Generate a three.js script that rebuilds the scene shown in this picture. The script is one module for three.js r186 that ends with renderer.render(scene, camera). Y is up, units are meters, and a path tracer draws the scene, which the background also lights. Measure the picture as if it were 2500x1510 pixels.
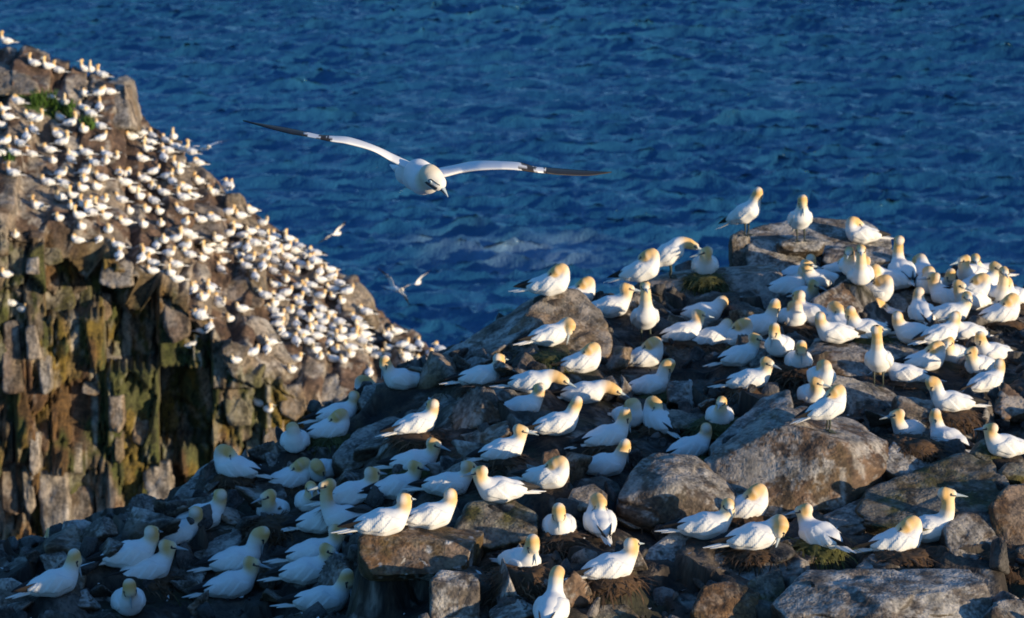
import * as THREE from 'three';
import { ConvexHull } from 'three/addons/math/ConvexHull.js';
import { mergeVertices, mergeGeometries } from 'three/addons/utils/BufferGeometryUtils.js';

// ---------------------------------------------------------------- camera, sky, sun, exposure
const SEA = 0, CAM_Y = 50, PITCH = 14 * Math.PI / 180, FPX = 7000, W = 2500, H = 1510;
const scene = new THREE.Scene();
const camera = new THREE.PerspectiveCamera(2 * Math.atan(H / 2 / FPX) * 180 / Math.PI, 1024 / 618, 0.5, 12000);
camera.position.set(0, CAM_Y, 0);
camera.rotation.x = -PITCH;
camera.focus = 16.4; camera.userData.fStop = 5.4;
camera.updateMatrixWorld();

const SUN_EL = 5.6 * Math.PI / 180, SUN_AZ = 30 * Math.PI / 180;          // azimuth: turned from +x (right) towards the viewer
const sunDir = new THREE.Vector3(Math.cos(SUN_AZ) * Math.cos(SUN_EL), Math.sin(SUN_EL), Math.sin(SUN_AZ) * Math.cos(SUN_EL));
const sun = new THREE.DirectionalLight(new THREE.Color().setRGB(1.0, 0.81, 0.555), 4.8);
sun.position.copy(sunDir).multiplyScalar(150).add(new THREE.Vector3(0, 40, -40));
sun.target.position.set(0, 40, -40);
sun.castShadow = true; sun.shadow.radius = 1; sun.shadow.mapSize.set(4096, 4096);
Object.assign(sun.shadow.camera, { left: -60, right: 60, top: 60, bottom: -60, near: 1, far: 400 });
scene.add(sun, sun.target);

function skyTexture() {
  const w = 256, h = 128, a = new Float32Array(w * h * 4);
  for (let j = 0; j < h; j++) for (let i = 0; i < w; i++) {
    const th = ((i + 0.5) / w - 0.5) * 2 * Math.PI, el = ((j + 0.5) / h - 0.5) * Math.PI;
    const d = [Math.cos(th) * Math.cos(el), Math.sin(el), Math.sin(th) * Math.cos(el)];
    const e = Math.max(0, d[1]), k = Math.pow(1 - e, 3.2);                // pale at the horizon, deep blue overhead
    const c = Math.max(0, d[0] * sunDir.x + d[1] * sunDir.y + d[2] * sunDir.z);
    const g = 0.55 * Math.pow(c, 10) + 0.10 * Math.pow(c, 3);
    const o = (j * w + i) * 4;
    a[o] = 0.042 + 0.18 * k + 0.60 * g;
    a[o + 1] = 0.170 + 0.40 * k + 0.42 * g;
    a[o + 2] = 0.46 + 0.40 * k + 0.20 * g;
    a[o + 3] = 1;
  }
  const t = new THREE.DataTexture(a, w, h, THREE.RGBAFormat, THREE.FloatType);
  t.mapping = THREE.EquirectangularReflectionMapping; t.magFilter = t.minFilter = THREE.LinearFilter; t.wrapS = THREE.RepeatWrapping; t.needsUpdate = true;
  return t;
}
const sky = skyTexture();
scene.background = sky; scene.environment = sky;
scene.backgroundIntensity = scene.environmentIntensity = 0.8;

const renderer = new THREE.WebGLRenderer({ antialias: true });
renderer.toneMapping = THREE.LinearToneMapping; renderer.toneMappingExposure = 1.24;
renderer.shadowMap.enabled = true; renderer.setSize(1024, 618);

// ---------------------------------------------------------------- small tools
function rng(seed) { let a = seed >>> 0; return () => { a = (a + 0x6D2B79F5) | 0; let t = Math.imul(a ^ (a >>> 15), 1 | a); t = (t + Math.imul(t ^ (t >>> 7), 61 | t)) ^ t; return ((t ^ (t >>> 14)) >>> 0) / 4294967296; }; }
function hash(x, y, z) { let h = Math.imul(x, 374761393) ^ Math.imul(y, 668265263) ^ Math.imul(z, 2147483647 ^ 0x5bd1e995); h = Math.imul(h ^ (h >>> 13), 1274126177); return ((h ^ (h >>> 16)) >>> 0) / 4294967296; }
const fl = Math.floor, mix = (a, b, t) => a + (b - a) * t, clamp = (x, a = 0, b = 1) => x < a ? a : x > b ? b : x;
const step = (a, b, x) => { const t = clamp((x - a) / (b - a)); return t * t * (3 - 2 * t); };
function vnoise(x, y, z) {
  const xi = fl(x), yi = fl(y), zi = fl(z); let u = x - xi, v = y - yi, w = z - zi;
  u = u * u * (3 - 2 * u); v = v * v * (3 - 2 * v); w = w * w * (3 - 2 * w);
  const a = mix(mix(hash(xi, yi, zi), hash(xi + 1, yi, zi), u), mix(hash(xi, yi + 1, zi), hash(xi + 1, yi + 1, zi), u), v);
  const b = mix(mix(hash(xi, yi, zi + 1), hash(xi + 1, yi, zi + 1), u), mix(hash(xi, yi + 1, zi + 1), hash(xi + 1, yi + 1, zi + 1), u), v);
  return mix(a, b, w);
}
function fbm(x, y, z, o = 4) { let s = 0, a = 0.5, t = 0; for (let i = 0; i < o; i++) { s += a * vnoise(x, y, z); t += a; a *= 0.5; x = x * 2.03 + 11.3; y = y * 2.03 + 5.1; z = z * 2.03 + 7.7; } return s / t; }
const ridge = (x, y, z, o = 3) => 1 - Math.abs(2 * fbm(x, y, z, o) - 1);
// worley in 2D: [distance to nearest, gap to the second, cell x, cell y]
function cells(x, y) {
  const xi = fl(x), yi = fl(y); let d1 = 9, d2 = 9, cx = 0, cy = 0;
  for (let j = -1; j < 2; j++) for (let i = -1; i < 2; i++) {
    const px = xi + i + hash(xi + i, yi + j, 17), py = yi + j + hash(xi + i, yi + j, 71), d = Math.hypot(px - x, py - y);
    if (d < d1) { d2 = d1; d1 = d; cx = xi + i; cy = yi + j; } else if (d < d2) d2 = d;
  }
  return [d1, d2 - d1, cx, cy];
}
const V = (x, y, z) => new THREE.Vector3(x, y, z);
const SP = Math.sin(PITCH), CP = Math.cos(PITCH);
// a photograph position and a distance along the view -> a point of the place, and back
function P(px, py, d) { const a = (px - W / 2) / FPX, b = (H / 2 - py) / FPX; return V(d * a, CAM_Y + d * (-SP + b * CP), -d * (CP + b * SP)); }
function proj(x, y, z) { const Y = y - CAM_Y, f = -z * CP - Y * SP, u = Y * CP - z * SP; return [W / 2 + FPX * x / f, H / 2 - FPX * u / f, f]; }
const NOM = [[520, 36], [600, 34.6], [680, 33.2], [760, 31.8], [830, 30.5], [930, 28.9], [1100, 26.9], [1300, 25.1], [1510, 23.7], [1750, 22]];
function nominal(py) { if (py <= NOM[0][0]) return NOM[0][1]; for (let i = 1; i < NOM.length; i++) if (py <= NOM[i][0]) { const [a, p] = NOM[i - 1], [b, q] = NOM[i]; return mix(p, q, (py - a) / (b - a)); } return 22; }
const leftDrop = (px) => 1.7 * (1 - step(780, 1080, px)) - 0.5 * step(900, 1100, px) * (1 - step(1300, 1600, px));                 // the left flank lies lower
const used = {};
function numbered(n) { const k = used[n] = (used[n] ?? -1) + 1; return k ? n + '_' + String(k).padStart(3, '0') : n; }
function tag(o, label, category, group) { o.userData.label = label; o.userData.category = category; if (group) o.userData.group = group; return o; }
function structure(o) { o.userData.kind = 'structure'; return o; }

// ---------------------------------------------------------------- procedural textures
function tex(n, fn, srgb) {
  const a = new Uint8Array(n * n * 4);
  for (let j = 0; j < n; j++) for (let i = 0; i < n; i++) { const v = fn(i / n, j / n), o = (j * n + i) * 4; if (Array.isArray(v)) { a[o] = v[0] * 255; a[o + 1] = v[1] * 255; a[o + 2] = v[2] * 255; } else a[o] = a[o + 1] = a[o + 2] = clamp(v) * 255; a[o + 3] = 255; }
  const t = new THREE.DataTexture(a, n, n); t.wrapS = t.wrapT = THREE.RepeatWrapping; t.magFilter = THREE.LinearFilter; t.minFilter = THREE.LinearMipmapLinearFilter; t.generateMipmaps = true;
  if (srgb) t.colorSpace = THREE.SRGBColorSpace; t.needsUpdate = true; return t;
}
// noise that tiles: blend of shifted copies
function tile(f) { return (u, v) => { const a = f(u, v), b = f(u - 1, v), c = f(u, v - 1), d = f(u - 1, v - 1), x = step(0.3, 0.7, u) , y = step(0.3, 0.7, v); return mix(mix(a, b, x), mix(c, d, x), y); }; }
const grainF = tile((u, v) => 0.55 * fbm(u * 9 + 30, v * 9 + 30, 1, 5) + 0.45 * fbm(u * 46 + 70, v * 46 + 90, 5, 3));
const rockMap = tex(512, (u, v) => { const g = grainF(u, v), s = clamp(0.84 + (g - 0.5) * 1.5); return [s, s * 0.995, s * 0.985]; }, true);
const crackF = tile((u, v) => { const c = cells(u * 5 + 20, v * 7 + 20); return 0.52 * fbm(u * 11 + 9, v * 15 + 9, 2, 5) + 0.06 * step(0, 0.05, c[1]) + 0.16 * ridge(u * 5 + 3, v * 22 + 8, 4, 3) + 0.26 * fbm(u * 52 + 3, v * 52, 8, 3); });
const rockBump = tex(512, crackF);
const featherBump = tex(256, tile((u, v) => { const r = fl(v * 14), o = (u * 9 + (r % 2) * 0.5) % 1; return 0.5 + 0.3 * (v * 14 - r) - 0.25 * Math.pow(Math.abs(o - 0.5) * 2, 3) + 0.2 * (fbm(u * 50 + 9, v * 20 + 4, 3, 2) - 0.5); }));
const rippleBump = tex(512, tile((u, v) => 0.6 * ridge(u * 9 + 40, v * 14 + 40, 3, 4) + 0.4 * fbm(u * 26 + 7, v * 40 + 9, 6, 3)));

const rockMat = new THREE.MeshStandardMaterial({ vertexColors: true, roughness: 0.82, map: rockMap, bumpMap: rockBump, bumpScale: 0.032 });
const cliffMat = new THREE.MeshStandardMaterial({ vertexColors: true, roughness: 0.9, map: rockMap, bumpMap: rockBump, bumpScale: 0.06 });
const featherMat = new THREE.MeshStandardMaterial({ vertexColors: true, roughness: 0.75, bumpMap: featherBump, bumpScale: 0.003 });
const plainFeather = new THREE.MeshStandardMaterial({ vertexColors: true, roughness: 0.8 });
const blackMat = new THREE.MeshStandardMaterial({ color: new THREE.Color().setRGB(0.018, 0.015, 0.014), roughness: 0.65 });
const billMat = new THREE.MeshStandardMaterial({ color: new THREE.Color().setRGB(0.36, 0.43, 0.47), roughness: 0.45 });
const darkSkin = new THREE.MeshStandardMaterial({ color: new THREE.Color().setRGB(0.02, 0.025, 0.035), roughness: 0.5 });
const irisMat = new THREE.MeshStandardMaterial({ color: new THREE.Color().setRGB(0.45, 0.58, 0.68), roughness: 0.25 });
const legMat = new THREE.MeshStandardMaterial({ color: new THREE.Color().setRGB(0.045, 0.055, 0.04), roughness: 0.6 });
const nestMat = new THREE.MeshStandardMaterial({ vertexColors: true, roughness: 0.95 });

function boxUV(g, s = 1) {                                               // uv in metres on the side each face looks to
  g = g.index ? g.toNonIndexed() : g; const p = g.attributes.position, uv = new Float32Array(p.count * 2), a = V(), b = V(), c = V();
  for (let i = 0; i < p.count; i += 3) {
    a.fromBufferAttribute(p, i); b.fromBufferAttribute(p, i + 1).sub(a); c.fromBufferAttribute(p, i + 2).sub(a); b.cross(c);
    const ax = Math.abs(b.x), ay = Math.abs(b.y), az = Math.abs(b.z);
    for (let k = 0; k < 3; k++) { const x = p.getX(i + k), y = p.getY(i + k), z = p.getZ(i + k), o = (i + k) * 2; if (ay >= ax && ay >= az) { uv[o] = x * s; uv[o + 1] = z * s; } else if (ax >= az) { uv[o] = z * s; uv[o + 1] = y * s; } else { uv[o] = x * s; uv[o + 1] = y * s; } }
  }
  g.setAttribute('uv', new THREE.BufferAttribute(uv, 2)); return g;
}
function paint(g, fn) {                                                  // vertex colours (linear) from position and normal
  const p = g.attributes.position, n = g.attributes.normal, c = new Float32Array(p.count * 3);
  for (let i = 0; i < p.count; i++) { const k = fn(p.getX(i), p.getY(i), p.getZ(i), n.getX(i), n.getY(i), n.getZ(i)); c[i * 3] = k[0]; c[i * 3 + 1] = k[1]; c[i * 3 + 2] = k[2]; }
  g.setAttribute('color', new THREE.BufferAttribute(c, 3)); return g;
}
const mixc = (a, b, t) => [mix(a[0], b[0], t), mix(a[1], b[1], t), mix(a[2], b[2], t)];

// surface of a distance field by naive surface nets; normals from the field
function nets(f, lo, hi, cell) {
  const nx = Math.ceil((hi[0] - lo[0]) / cell) + 1, ny = Math.ceil((hi[1] - lo[1]) / cell) + 1, nz = Math.ceil((hi[2] - lo[2]) / cell) + 1;
  const F = new Float32Array(nx * ny * nz), id = (i, j, k) => (k * ny + j) * nx + i;
  for (let k = 0; k < nz; k++) for (let j = 0; j < ny; j++) for (let i = 0; i < nx; i++) F[id(i, j, k)] = f(lo[0] + i * cell, lo[1] + j * cell, lo[2] + k * cell);
  const vid = new Int32Array(nx * ny * nz).fill(-1), pos = [], nor = [], idx = [];
  for (let k = 0; k < nz - 1; k++) for (let j = 0; j < ny - 1; j++) for (let i = 0; i < nx - 1; i++) {
    let n = 0, sx = 0, sy = 0, sz = 0;
    const v = []; for (let q = 0; q < 8; q++) v.push(F[id(i + (q & 1), j + (q >> 1 & 1), k + (q >> 2))]);
    for (let q = 0; q < 8; q++) for (const b of [1, 2, 4]) if (!(q & b)) { const a = v[q], c = v[q | b]; if ((a < 0) !== (c < 0)) { const t = a / (a - c); sx += (q & 1) + (b === 1 ? t : 0); sy += (q >> 1 & 1) + (b === 2 ? t : 0); sz += (q >> 2) + (b === 4 ? t : 0); n++; } }
    if (!n) continue;
    const x = lo[0] + (i + sx / n) * cell, y = lo[1] + (j + sy / n) * cell, z = lo[2] + (k + sz / n) * cell, e = cell * 0.5;
    const gx = f(x + e, y, z) - f(x - e, y, z), gy = f(x, y + e, z) - f(x, y - e, z), gz = f(x, y, z + e) - f(x, y, z - e), l = Math.hypot(gx, gy, gz) || 1;
    vid[id(i, j, k)] = pos.length / 3; pos.push(x, y, z); nor.push(gx / l, gy / l, gz / l);
  }
  const quad = (a, b, c, d, flip) => { if (a < 0 || b < 0 || c < 0 || d < 0) return; flip ? idx.push(a, c, b, a, d, c) : idx.push(a, b, c, a, c, d); };
  for (let k = 1; k < nz - 1; k++) for (let j = 1; j < ny - 1; j++) for (let i = 1; i < nx - 1; i++) {
    const a = F[id(i, j, k)] < 0;
    if (a !== F[id(i + 1, j, k)] < 0) quad(vid[id(i, j - 1, k - 1)], vid[id(i, j, k - 1)], vid[id(i, j, k)], vid[id(i, j - 1, k)], !a);
    if (a !== F[id(i, j + 1, k)] < 0) quad(vid[id(i - 1, j, k - 1)], vid[id(i - 1, j, k)], vid[id(i, j, k)], vid[id(i, j, k - 1)], !a);
    if (a !== F[id(i, j, k + 1)] < 0) quad(vid[id(i - 1, j - 1, k)], vid[id(i, j - 1, k)], vid[id(i, j, k)], vid[id(i - 1, j, k)], !a);
  }
  const g = new THREE.BufferGeometry(); g.setAttribute('position', new THREE.Float32BufferAttribute(pos, 3)); g.setAttribute('normal', new THREE.Float32BufferAttribute(nor, 3)); g.setIndex(idx); return g;
}
const smin = (a, b, k) => { const h = Math.max(k - Math.abs(a - b), 0) / k; return Math.min(a, b) - h * h * k * 0.25; };
const smax = (a, b, k) => -smin(-a, -b, k);
function cone(px, py, pz, A, B, ra, rb) {                                // tapered capsule
  const bx = B[0] - A[0], by = B[1] - A[1], bz = B[2] - A[2], ax = px - A[0], ay = py - A[1], az = pz - A[2];
  const t = clamp((ax * bx + ay * by + az * bz) / (bx * bx + by * by + bz * bz + 1e-9));
  return Math.hypot(ax - bx * t, ay - by * t, az - bz * t) - mix(ra, rb, t);
}
// a closed skin over rings of points
function loft(rings) {
  const m = rings[0].length, pos = [], idx = [];
  for (const r of rings) for (const p of r) pos.push(p.x, p.y, p.z);
  for (let i = 0; i < rings.length - 1; i++) for (let j = 0; j < m; j++) { const a = i * m + j, b = i * m + (j + 1) % m; idx.push(a, b, a + m, b, b + m, a + m); }
  for (const [o, f] of [[0, 1], [(rings.length - 1) * m, 0]]) for (let j = 1; j < m - 1; j++) f ? idx.push(o, o + j + 1, o + j) : idx.push(o, o + j, o + j + 1);
  const g = new THREE.BufferGeometry(); g.setAttribute('position', new THREE.Float32BufferAttribute(pos, 3)); g.setIndex(idx); g.computeVertexNormals();
  return g;
}
function ellipseRing(c, u, v, a, b, n = 8) { const r = []; for (let i = 0; i < n; i++) { const t = i / n * 2 * Math.PI; r.push(c.clone().addScaledVector(u, Math.cos(t) * a).addScaledVector(v, Math.sin(t) * b)); } return r; }
function mesh(name, g, m, parent) { const o = new THREE.Mesh(g, m); o.name = name; parent.add(o); return o; }

// ---------------------------------------------------------------- the sea
{
  const R = rng(5), waves = [];
  for (let i = 0; i < 64; i++) {
    const L = 0.9 * Math.pow(15, Math.pow(R(), 1.2)), th = -1.25 + (R() + R() + R() - 1.5) * 0.9;   // running mostly towards the rock
    waves.push({ k: 2 * Math.PI / L, c: Math.cos(th), s: Math.sin(th), a: 0.0265 * Math.pow(L, 0.58) * (0.6 + 0.8 * R()), p: R() * 6.283 });
  }
  const axis = (lo, a, b, hi, n, m) => { const r = []; for (let i = m; i > 0; i--) r.push(a - (a - lo) * Math.pow(i / m, 3)); for (let i = 0; i <= n; i++) r.push(mix(a, b, i / n)); for (let i = 1; i <= m; i++) r.push(b + (hi - b) * Math.pow(i / m, 3)); return r; };
  const xs = axis(-6000, -78, 78, 6000, 480, 14), zs = axis(-9000, -400, -150, 800, 470, 14), nx = xs.length, nz = zs.length;
  const pos = new Float32Array(nx * nz * 3), col = new Float32Array(nx * nz * 3), uv = new Float32Array(nx * nz * 2), idx = new Uint32Array((nx - 1) * (nz - 1) * 6);
  const foamAt = P(1230, 615, 220); const q0 = foamAt.clone().sub(V(0, CAM_Y, 0)); q0.multiplyScalar(-CAM_Y / q0.y); const fx = q0.x, fz = q0.z;
  for (let j = 0; j < nz; j++) for (let i = 0; i < nx; i++) {
    const x = xs[i], z = zs[j], o = j * nx + i; let y = 0, dx = 0, dz = 0;
    const far = 1 - step(90, 400, Math.abs(x)) * 1, fz2 = 1 - step(420, 900, -z), fall = Math.max(0, Math.min(far, fz2));
    const gust = 0.55 + 0.9 * fbm(x * 0.045 + 40, z * 0.03 + 9, 2, 3);
    if (fall > 0) for (const w of waves) { const t = w.k * (x * w.c + z * w.s) + w.p, a = w.a * fall * gust; y += a * Math.cos(t); dx -= a * 0.75 * w.c * Math.sin(t); dz -= a * 0.75 * w.s * Math.sin(t); }
    pos[o * 3] = x + dx; pos[o * 3 + 1] = SEA + y; pos[o * 3 + 2] = z + dz;
    uv[o * 2] = x / 3.1; uv[o * 2 + 1] = z / 3.1;
    // old surf drifting off the rock: a patchy lilac-white film with ragged edges
    const ex = (x - fx) / 10, ez = (z - fz) / 8, rr = Math.hypot(ex, ez) + (fbm(x * 0.22, z * 0.22, 4, 3) - 0.5) * 1.5;
    const lace = step(0.45, 0.95, ridge(x * 0.5 + 3, z * 0.7, 9, 4)), film = (1 - step(0.0, 1.15, rr)) * (0.45 + 0.55 * lace) * 0.34;
    const tone = fbm(x * 0.02 + 7, z * 0.012 + 3, 5, 3), base = mixc([0.014, 0.088, 0.190], [0.019, 0.110, 0.228], step(0.3, 0.7, tone));
    const c = mixc(base, [0.30, 0.42, 0.58], film);
    col[o * 3] = c[0]; col[o * 3 + 1] = c[1]; col[o * 3 + 2] = c[2];
  }
  let n = 0; for (let j = 0; j < nz - 1; j++) for (let i = 0; i < nx - 1; i++) { const a = j * nx + i; idx[n++] = a; idx[n++] = a + nx; idx[n++] = a + 1; idx[n++] = a + 1; idx[n++] = a + nx; idx[n++] = a + nx + 1; }
  const g = new THREE.BufferGeometry(); g.setAttribute('position', new THREE.BufferAttribute(pos, 3)); g.setAttribute('color', new THREE.BufferAttribute(col, 3)); g.setAttribute('uv', new THREE.BufferAttribute(uv, 2)); g.setIndex(new THREE.BufferAttribute(idx, 1)); g.computeVertexNormals();
  structure(mesh('sea', g, new THREE.MeshPhysicalMaterial({ vertexColors: true, roughness: 0.06, ior: 1.5, bumpMap: rippleBump, bumpScale: 0.10 }), scene));
}

// ---------------------------------------------------------------- the near rock: a height field through measured points
const control = [];
const add = (py, d, ...pxs) => { for (const px of pxs) control.push(P(px, py, d ?? nominal(py) + leftDrop(px))); };
add(1900, 21, -300, 600, 1250, 2000, 2800);
add(1510, null, 0, 400, 800, 1250, 1700, 2100, 2500, 2800);
add(1400, null, 60, 600, 1400, 2200);
add(1310, null, 190, 560, 1000, 1400, 1800, 2200, 2600);
add(1190, null, 520, 800, 1150, 1500, 1900, 2300);
add(1090, null, 690, 900, 1300, 1700, 2100, 2500);
add(1010, null, 860, 1100, 1500, 1900, 2300);
add(930, null, 985, 1200, 1600, 2000, 2400, 2700);
add(850, null, 1160, 1400, 1700, 2000, 2300, 2600);
add(770, null, 1440, 1700, 2000, 2300, 2560);
add(700, null, 1600, 1800, 2000, 2250, 2440);
// behind the skyline the rock falls away to the water
control.push(P(-250, 1520, 28.5), P(60, 1460, 28.8), P(330, 1370, 29.4), P(600, 1230, 30.4), P(860, 1100, 31.6), P(1080, 990, 32.2), P(1300, 900, 34), P(1600, 830, 36), P(1950, 800, 37), P(2300, 810, 37), P(2600, 840, 36), P(2850, 860, 33));
let tps;
{
  const n = control.length, m = n + 3, A = [];
  const phi = (r2) => r2 < 1e-9 ? 0 : 0.5 * r2 * Math.log(r2);
  for (let i = 0; i < m; i++) A.push(new Float64Array(m + 1));
  for (let i = 0; i < n; i++) { for (let j = 0; j < n; j++) A[i][j] = phi((control[i].x - control[j].x) ** 2 + (control[i].z - control[j].z) ** 2); A[i][i] += 0.15; A[i][n] = A[n][i] = 1; A[i][n + 1] = A[n + 1][i] = control[i].x; A[i][n + 2] = A[n + 2][i] = control[i].z; A[i][m] = control[i].y; }
  for (let c = 0; c < m; c++) { let p = c; for (let r = c + 1; r < m; r++) if (Math.abs(A[r][c]) > Math.abs(A[p][c])) p = r; [A[c], A[p]] = [A[p], A[c]]; for (let r = 0; r < m; r++) if (r !== c) { const f = A[r][c] / A[c][c]; if (f) for (let k = c; k <= m; k++) A[r][k] -= f * A[c][k]; } }
  const wgt = A.map((r, i) => r[m] / r[i]);
  tps = (x, z) => { let h = wgt[n] + wgt[n + 1] * x + wgt[n + 2] * z; for (let i = 0; i < n; i++) h += wgt[i] * phi((x - control[i].x) ** 2 + (z - control[i].z) ** 2); return h; };
}
function groundDetail(x, z) {                                            // broken blocks between pockets of peat
  const wx = x + 0.25 * (fbm(x * 1.3, z * 1.3, 3, 2) - 0.5), wz = z + 0.25 * (fbm(x * 1.3, z * 1.3, 8, 2) - 0.5);
  const c = cells(wx * 2.1 + 50, wz * 2.1 + 90), rock = hash(c[2], c[3], 5);
  const tilt = (hash(c[2], c[3], 1) - 0.5) * (wx * 2.1 + 50 - c[2] - 0.5) + (hash(c[2], c[3], 2) - 0.5) * (wz * 2.1 + 90 - c[3] - 0.5);
  const isRock = rock > 0.52 ? 1 : 0, edge = step(0, 0.07, c[1]);
  const h = isRock * edge * (0.04 + 0.11 * hash(c[2], c[3], 3) + 0.34 * tilt) + 0.10 * (fbm(x * 0.9, z * 0.9, 1, 3) - 0.5) + 0.09 * (fbm(x * 5, z * 5, 4, 4) - 0.5) + 0.035 * (ridge(x * 9, z * 9, 2, 2) - 0.5);
  return { h, isRock: isRock * edge, cell: rock };
}
const H0 = (x, z) => tps(x, z) + groundDetail(x, z).h;
function groundHit(px, py) {                                             // where the line of sight meets the ground
  let prev = 20;
  for (let d = 20; d < 38; d += 0.05) { const p = P(px, py, d); if (p.y < H0(p.x, p.z)) { let a = prev, b = d; for (let i = 0; i < 12; i++) { const m = (a + b) / 2, q = P(px, py, m); if (q.y < H0(q.x, q.z)) b = m; else a = m; } return (a + b) / 2; } prev = d; }
  return null;
}
// depth of what is already built, kept in 8-pixel boxes, so that birds stand on it
const BOX = 8, zb = new Map();
function remember(g, matrix) {
  const p = g.attributes.position, v = V();
  for (let i = 0; i < p.count; i++) { v.fromBufferAttribute(p, i); if (matrix) v.applyMatrix4(matrix); const [x, y, f] = proj(v.x, v.y, v.z); if (x < -300 || x > 2800 || y < -100 || y > 1800) continue; const k = fl(x / BOX) + 1000 * fl(y / BOX), o = zb.get(k); if (o === undefined || f < o) zb.set(k, f); }
}
function depthAt(px, py) {
  const bx = fl(px / BOX), by = fl(py / BOX); let best;
  for (let r = 0; r < 7 && best === undefined; r++) for (let j = -r; j <= r; j++) for (let i = -r; i <= r; i++) if (Math.max(Math.abs(i), Math.abs(j)) === r) { const d = zb.get(bx + i + 1000 * (by + j)); if (d !== undefined && (best === undefined || d < best)) best = d; }
  return best;
}

// ---------------------------------------------------------------- rocks
const TONES = {
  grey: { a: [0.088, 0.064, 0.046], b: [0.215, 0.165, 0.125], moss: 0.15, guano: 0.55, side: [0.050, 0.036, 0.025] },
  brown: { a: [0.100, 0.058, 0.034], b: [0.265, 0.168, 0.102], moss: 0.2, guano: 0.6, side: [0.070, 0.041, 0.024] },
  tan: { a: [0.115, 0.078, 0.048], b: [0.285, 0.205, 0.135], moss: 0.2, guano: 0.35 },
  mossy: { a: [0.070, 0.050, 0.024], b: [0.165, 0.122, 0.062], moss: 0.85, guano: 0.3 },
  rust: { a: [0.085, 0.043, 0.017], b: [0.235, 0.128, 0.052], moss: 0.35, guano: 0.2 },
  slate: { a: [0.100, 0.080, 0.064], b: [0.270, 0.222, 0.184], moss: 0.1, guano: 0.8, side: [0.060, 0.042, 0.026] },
};
function rockColour(T, seed, scale, streaks) {
  return (x, y, z, nx, ny, nz) => {
    const s = 1 / scale, a = fbm(x * 2.2 * s + seed, y * 2.2 * s, z * 2.2 * s, 5), b = fbm(x * 9 * s, y * 9 * s + seed, z * 9 * s, 3), f = fbm(x * 30 * s, y * 22 * s, z * 30 * s + seed, 2);
    let c = mixc(T.a, T.b, clamp(step(0.25, 0.75, a * 0.65 + b * 0.35) + (f - 0.5) * 0.5));
    c = mixc(c, [c[0] * 0.45, c[1] * 0.42, c[2] * 0.4], step(0.60, 0.70, fbm(x * 5 * s + 9, y * 3 * s, z * 5 * s + seed, 4)) * 0.75);        // dark lichen and stain patches
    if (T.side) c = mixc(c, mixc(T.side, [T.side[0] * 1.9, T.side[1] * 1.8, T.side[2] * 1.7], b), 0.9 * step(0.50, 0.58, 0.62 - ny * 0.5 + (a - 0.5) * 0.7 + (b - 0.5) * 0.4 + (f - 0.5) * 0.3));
    const mo = fbm(x * 3.1 * s + 40, y * 2.0 * s + seed, z * 3.1 * s, 4);
    c = mixc(c, [0.055 + 0.04 * f, 0.056 + 0.03 * f, 0.012], T.moss * step(0.50, 0.62, mo + (f - 0.5) * 0.16));
    // droppings: ragged white crust where birds sit, runs down the sides
    const gu = fbm(x * 2.6 * s + 80, y * 2.6 * s, z * 2.6 * s + seed, 4) * 0.55 + b * 0.25 + f * 0.2, on = ny > 0.3 ? 0.075 * Math.min(1, (ny - 0.3) * 2.5) : -0.11;
    c = mixc(c, [0.50, 0.475, 0.44], T.guano * step(0.50, 0.60, gu + on));
    const run = streaks ? step(0.60, 0.68, vnoise(x * 8 * s + seed + 0.5 * f, 3.5, z * 5 * s) + (f - 0.5) * 0.12) * step(0.42, 0.52, vnoise(x * 7 * s, y * 1.3 * s + seed, z * 5 * s) + (ny < 0.6 ? 0.05 : -0.2)) : 0;
    return mixc(c, [0.55, 0.53, 0.50], run * streaks);
  };
}
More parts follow.
